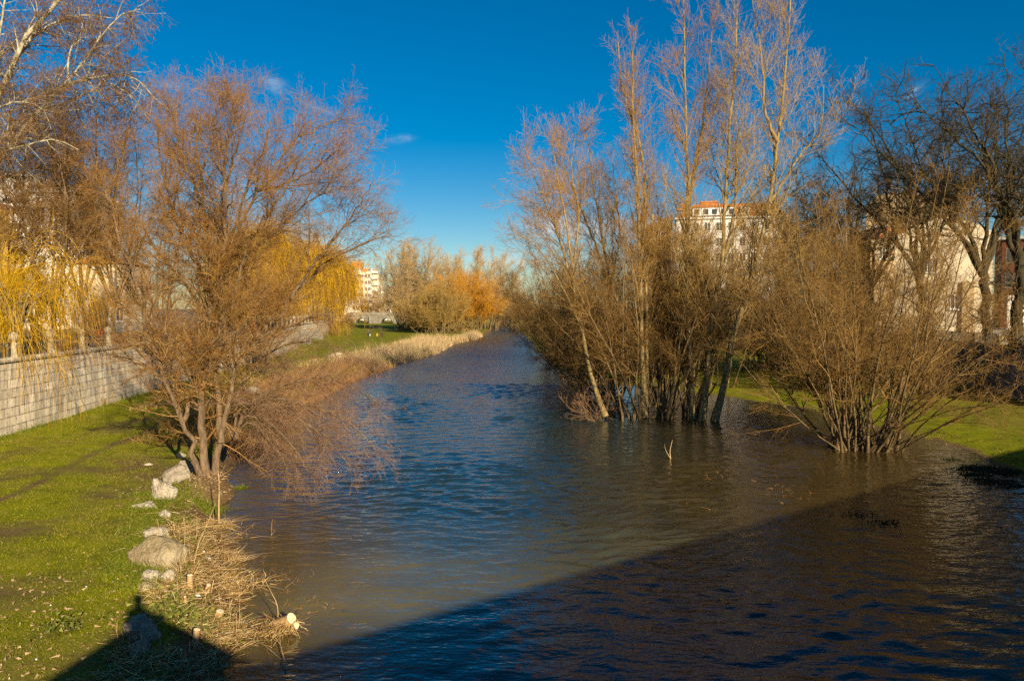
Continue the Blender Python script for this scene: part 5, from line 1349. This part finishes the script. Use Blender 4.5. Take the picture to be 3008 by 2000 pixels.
# reed bed along the left bank
def reeds(name, label, y0, y1, d0, d1, n, hh, wid, mat, lean, clump, seed, cat='reeds'):
    r = np.random.default_rng(seed)
    y_ = r.uniform(y0, y1, n); dl_ = d0 + (d1 - d0) * r.random(n); x_ = np.interp(y_, YL, XL) - dl_
    kp = r.random(n) < np.clip(.6 + clump * vnoise(x_, y_, .9, seed), .04, 1)
    x_, y_ = x_[kp], y_[kp]; n = len(x_)
    b0 = np.stack([x_, y_, np.maximum(ground_z(x_, y_), -.05)], -1)
    d_ = norm(np.stack([r.normal(0, lean, n), r.normal(0, lean, n), np.ones(n)], -1))
    hv = np.clip(.8 + .5 * vnoise(x_, y_, .5, seed + 1), .3, 1.2)
    blades(name, label, b0, d_, r.uniform(hh[0], hh[1], n) * hv, np.full(n, wid), mat, .22, cat, 3, r)
reeds('reed_bed', 'pale dry reed bed along the left bank of the river', 84, 150, -.1, 6.0, 15000, (.7, 2.2), .016, 'reed', .2, 1.5, 201)
reeds('reed_fringe', 'far strip of pale dry reeds below the rounded willow', 150, 185, .1, 2.5, 3500, (.6, 1.7), .022, 'reed', .12, 1.2, 202)
reeds('bank_weeds', 'brown dead weeds covering the bank behind the overhanging bush', 34, 90, -.5, 5.0, 26000, (.4, 1.25), .009, 'brown_weed', .5, .8, 203, 'weeds')
reeds('tall_bank_grass', 'straw coloured rough grass on the slope between the lawn and the reed bed', 44, 150, 4, 9, 12000, (.2, .55), .012, 'straw', .4, 1.0, 204, 'grass')

# ------------------------------------------------------------------ light, sky, camera
sun = bpy.data.lights.new('sun', 'SUN'); sun.energy = 5.0; sun.angle = RAD(.5); sun.color = (1.0, .84, .60)
so = link('sun', sun); so.rotation_euler = Vector([float(v) for v in SUN]).to_track_quat('Z', 'Y').to_euler()

wd = bpy.data.worlds.new('World'); scene.world = wd; wd.use_nodes = True
nt = wd.node_tree; nt.nodes.clear()
out = nt.nodes.new('ShaderNodeOutputWorld'); bg = nt.nodes.new('ShaderNodeBackground'); nt.links.new(bg.outputs[0], out.inputs[0])
sky = nt.nodes.new('ShaderNodeTexSky'); sky.sky_type = 'NISHITA'; sky.sun_disc = False
sky.sun_elevation = SUN_EL; sky.sun_rotation = SUN_AZ; sky.altitude = 850; sky.air_density = 1.0; sky.dust_density = .6; sky.ozone_density = 2.5
hsv = nt.nodes.new('ShaderNodeHueSaturation'); hsv.inputs['Saturation'].default_value = 1.6; hsv.inputs['Hue'].default_value = .500
nt.links.new(sky.outputs[0], hsv.inputs['Color'])
# small clouds, placed by direction
tc = nt.nodes.new('ShaderNodeTexCoord'); sp_ = nt.nodes.new('ShaderNodeSeparateXYZ'); nt.links.new(tc.outputs['Generated'], sp_.inputs[0])
def wm(op, a, b=None, c=None):
    n = nt.nodes.new('ShaderNodeMath'); n.operation = op
    for i, v in enumerate((a, b, c)):
        if v is None: continue
        if isinstance(v, (int, float)): n.inputs[i].default_value = v
        else: nt.links.new(v, n.inputs[i])
    return n.outputs[0]
az = wm('ARCTAN2', sp_.outputs[0], sp_.outputs[1]); el = wm('ARCSINE', sp_.outputs[2])
mpn = nt.nodes.new('ShaderNodeMapping'); mpn.inputs['Scale'].default_value = (1, 1, 2.2); nt.links.new(tc.outputs['Generated'], mpn.inputs[0])
cn = noise(nt, mpn.outputs[0], 60, 7, .68); cn2 = noise(nt, mpn.outputs[0], 9, 5, .6)
tot = None
for px, py, wa, we, amp, tl_ in ((803, 250, 30, 15, .75, -.2), (937, 318, 32, 9, .9, -.25), (1175, 409, 30, 9, .42, .1), (1165, 533, 18, 6, .3, 0), (2685, 268, 22, 12, .42, .4), (890, 340, 26, 12, .35, 0), (700, 330, 60, 16, .25, .1),
                                 (1680, 665, 120, 26, 1.5, 0), (1850, 668, 110, 24, 1.3, 0), (1480, 765, 120, 22, .7, 0), (490, 250, 40, 10, .35, 0)):
    d_ = ray(px, py); d_ = d_ / np.linalg.norm(d_)
    a0, e0 = math.atan2(d_[0], d_[1]), math.asin(d_[2])
    da = wm('DIVIDE', wm('SUBTRACT', az, a0), wa / F); de = wm('DIVIDE', wm('ADD', wm('SUBTRACT', el, e0), wm('MULTIPLY', wm('SUBTRACT', az, a0), -tl_)), we / F)
    g_ = wm('EXPONENT', wm('MULTIPLY', wm('ADD', wm('MULTIPLY', da, da), wm('MULTIPLY', de, de)), -1.0))
    g_ = wm('MULTIPLY', g_, amp)
    tot = g_ if tot is None else wm('ADD', tot, g_)
nn = wm('MULTIPLY', wm('MAXIMUM', wm('SUBTRACT', wm('ADD', wm('MULTIPLY', cn, .65), wm('MULTIPLY', cn2, .45)), .36), 0), 3.2)
cl = wm('MINIMUM', wm('MULTIPLY', tot, wm('MULTIPLY', nn, nn)), .6)
cc = mixc(nt, cl, hsv.outputs[0], (8.2, 8.0, 8.0))
nt.links.new(cc, bg.inputs[0]); bg.inputs[1].default_value = .056

cam = bpy.data.cameras.new('camera'); cam.sensor_width = 36; cam.lens = F / 3008 * 36; cam.clip_end = 6000; cam.clip_start = .05
co = link('camera', cam); co.location = (0, 0, HC); co.rotation_euler = (math.pi / 2 - PITCH, 0, 0)
scene.camera = co
scene.view_settings.view_transform = 'Standard'; scene.view_settings.look = 'None'; scene.view_settings.exposure = 0.75; scene.view_settings.gamma = 1
scene.render.resolution_x, scene.render.resolution_y = 1024, 680
scene.cycles.use_denoising = False
scene.cycles.max_bounces = 5; scene.cycles.diffuse_bounces = 2; scene.cycles.glossy_bounces = 2
print('TRIS', sum(len(o.data.polygons) for o in scene.objects if o.type == 'MESH'))
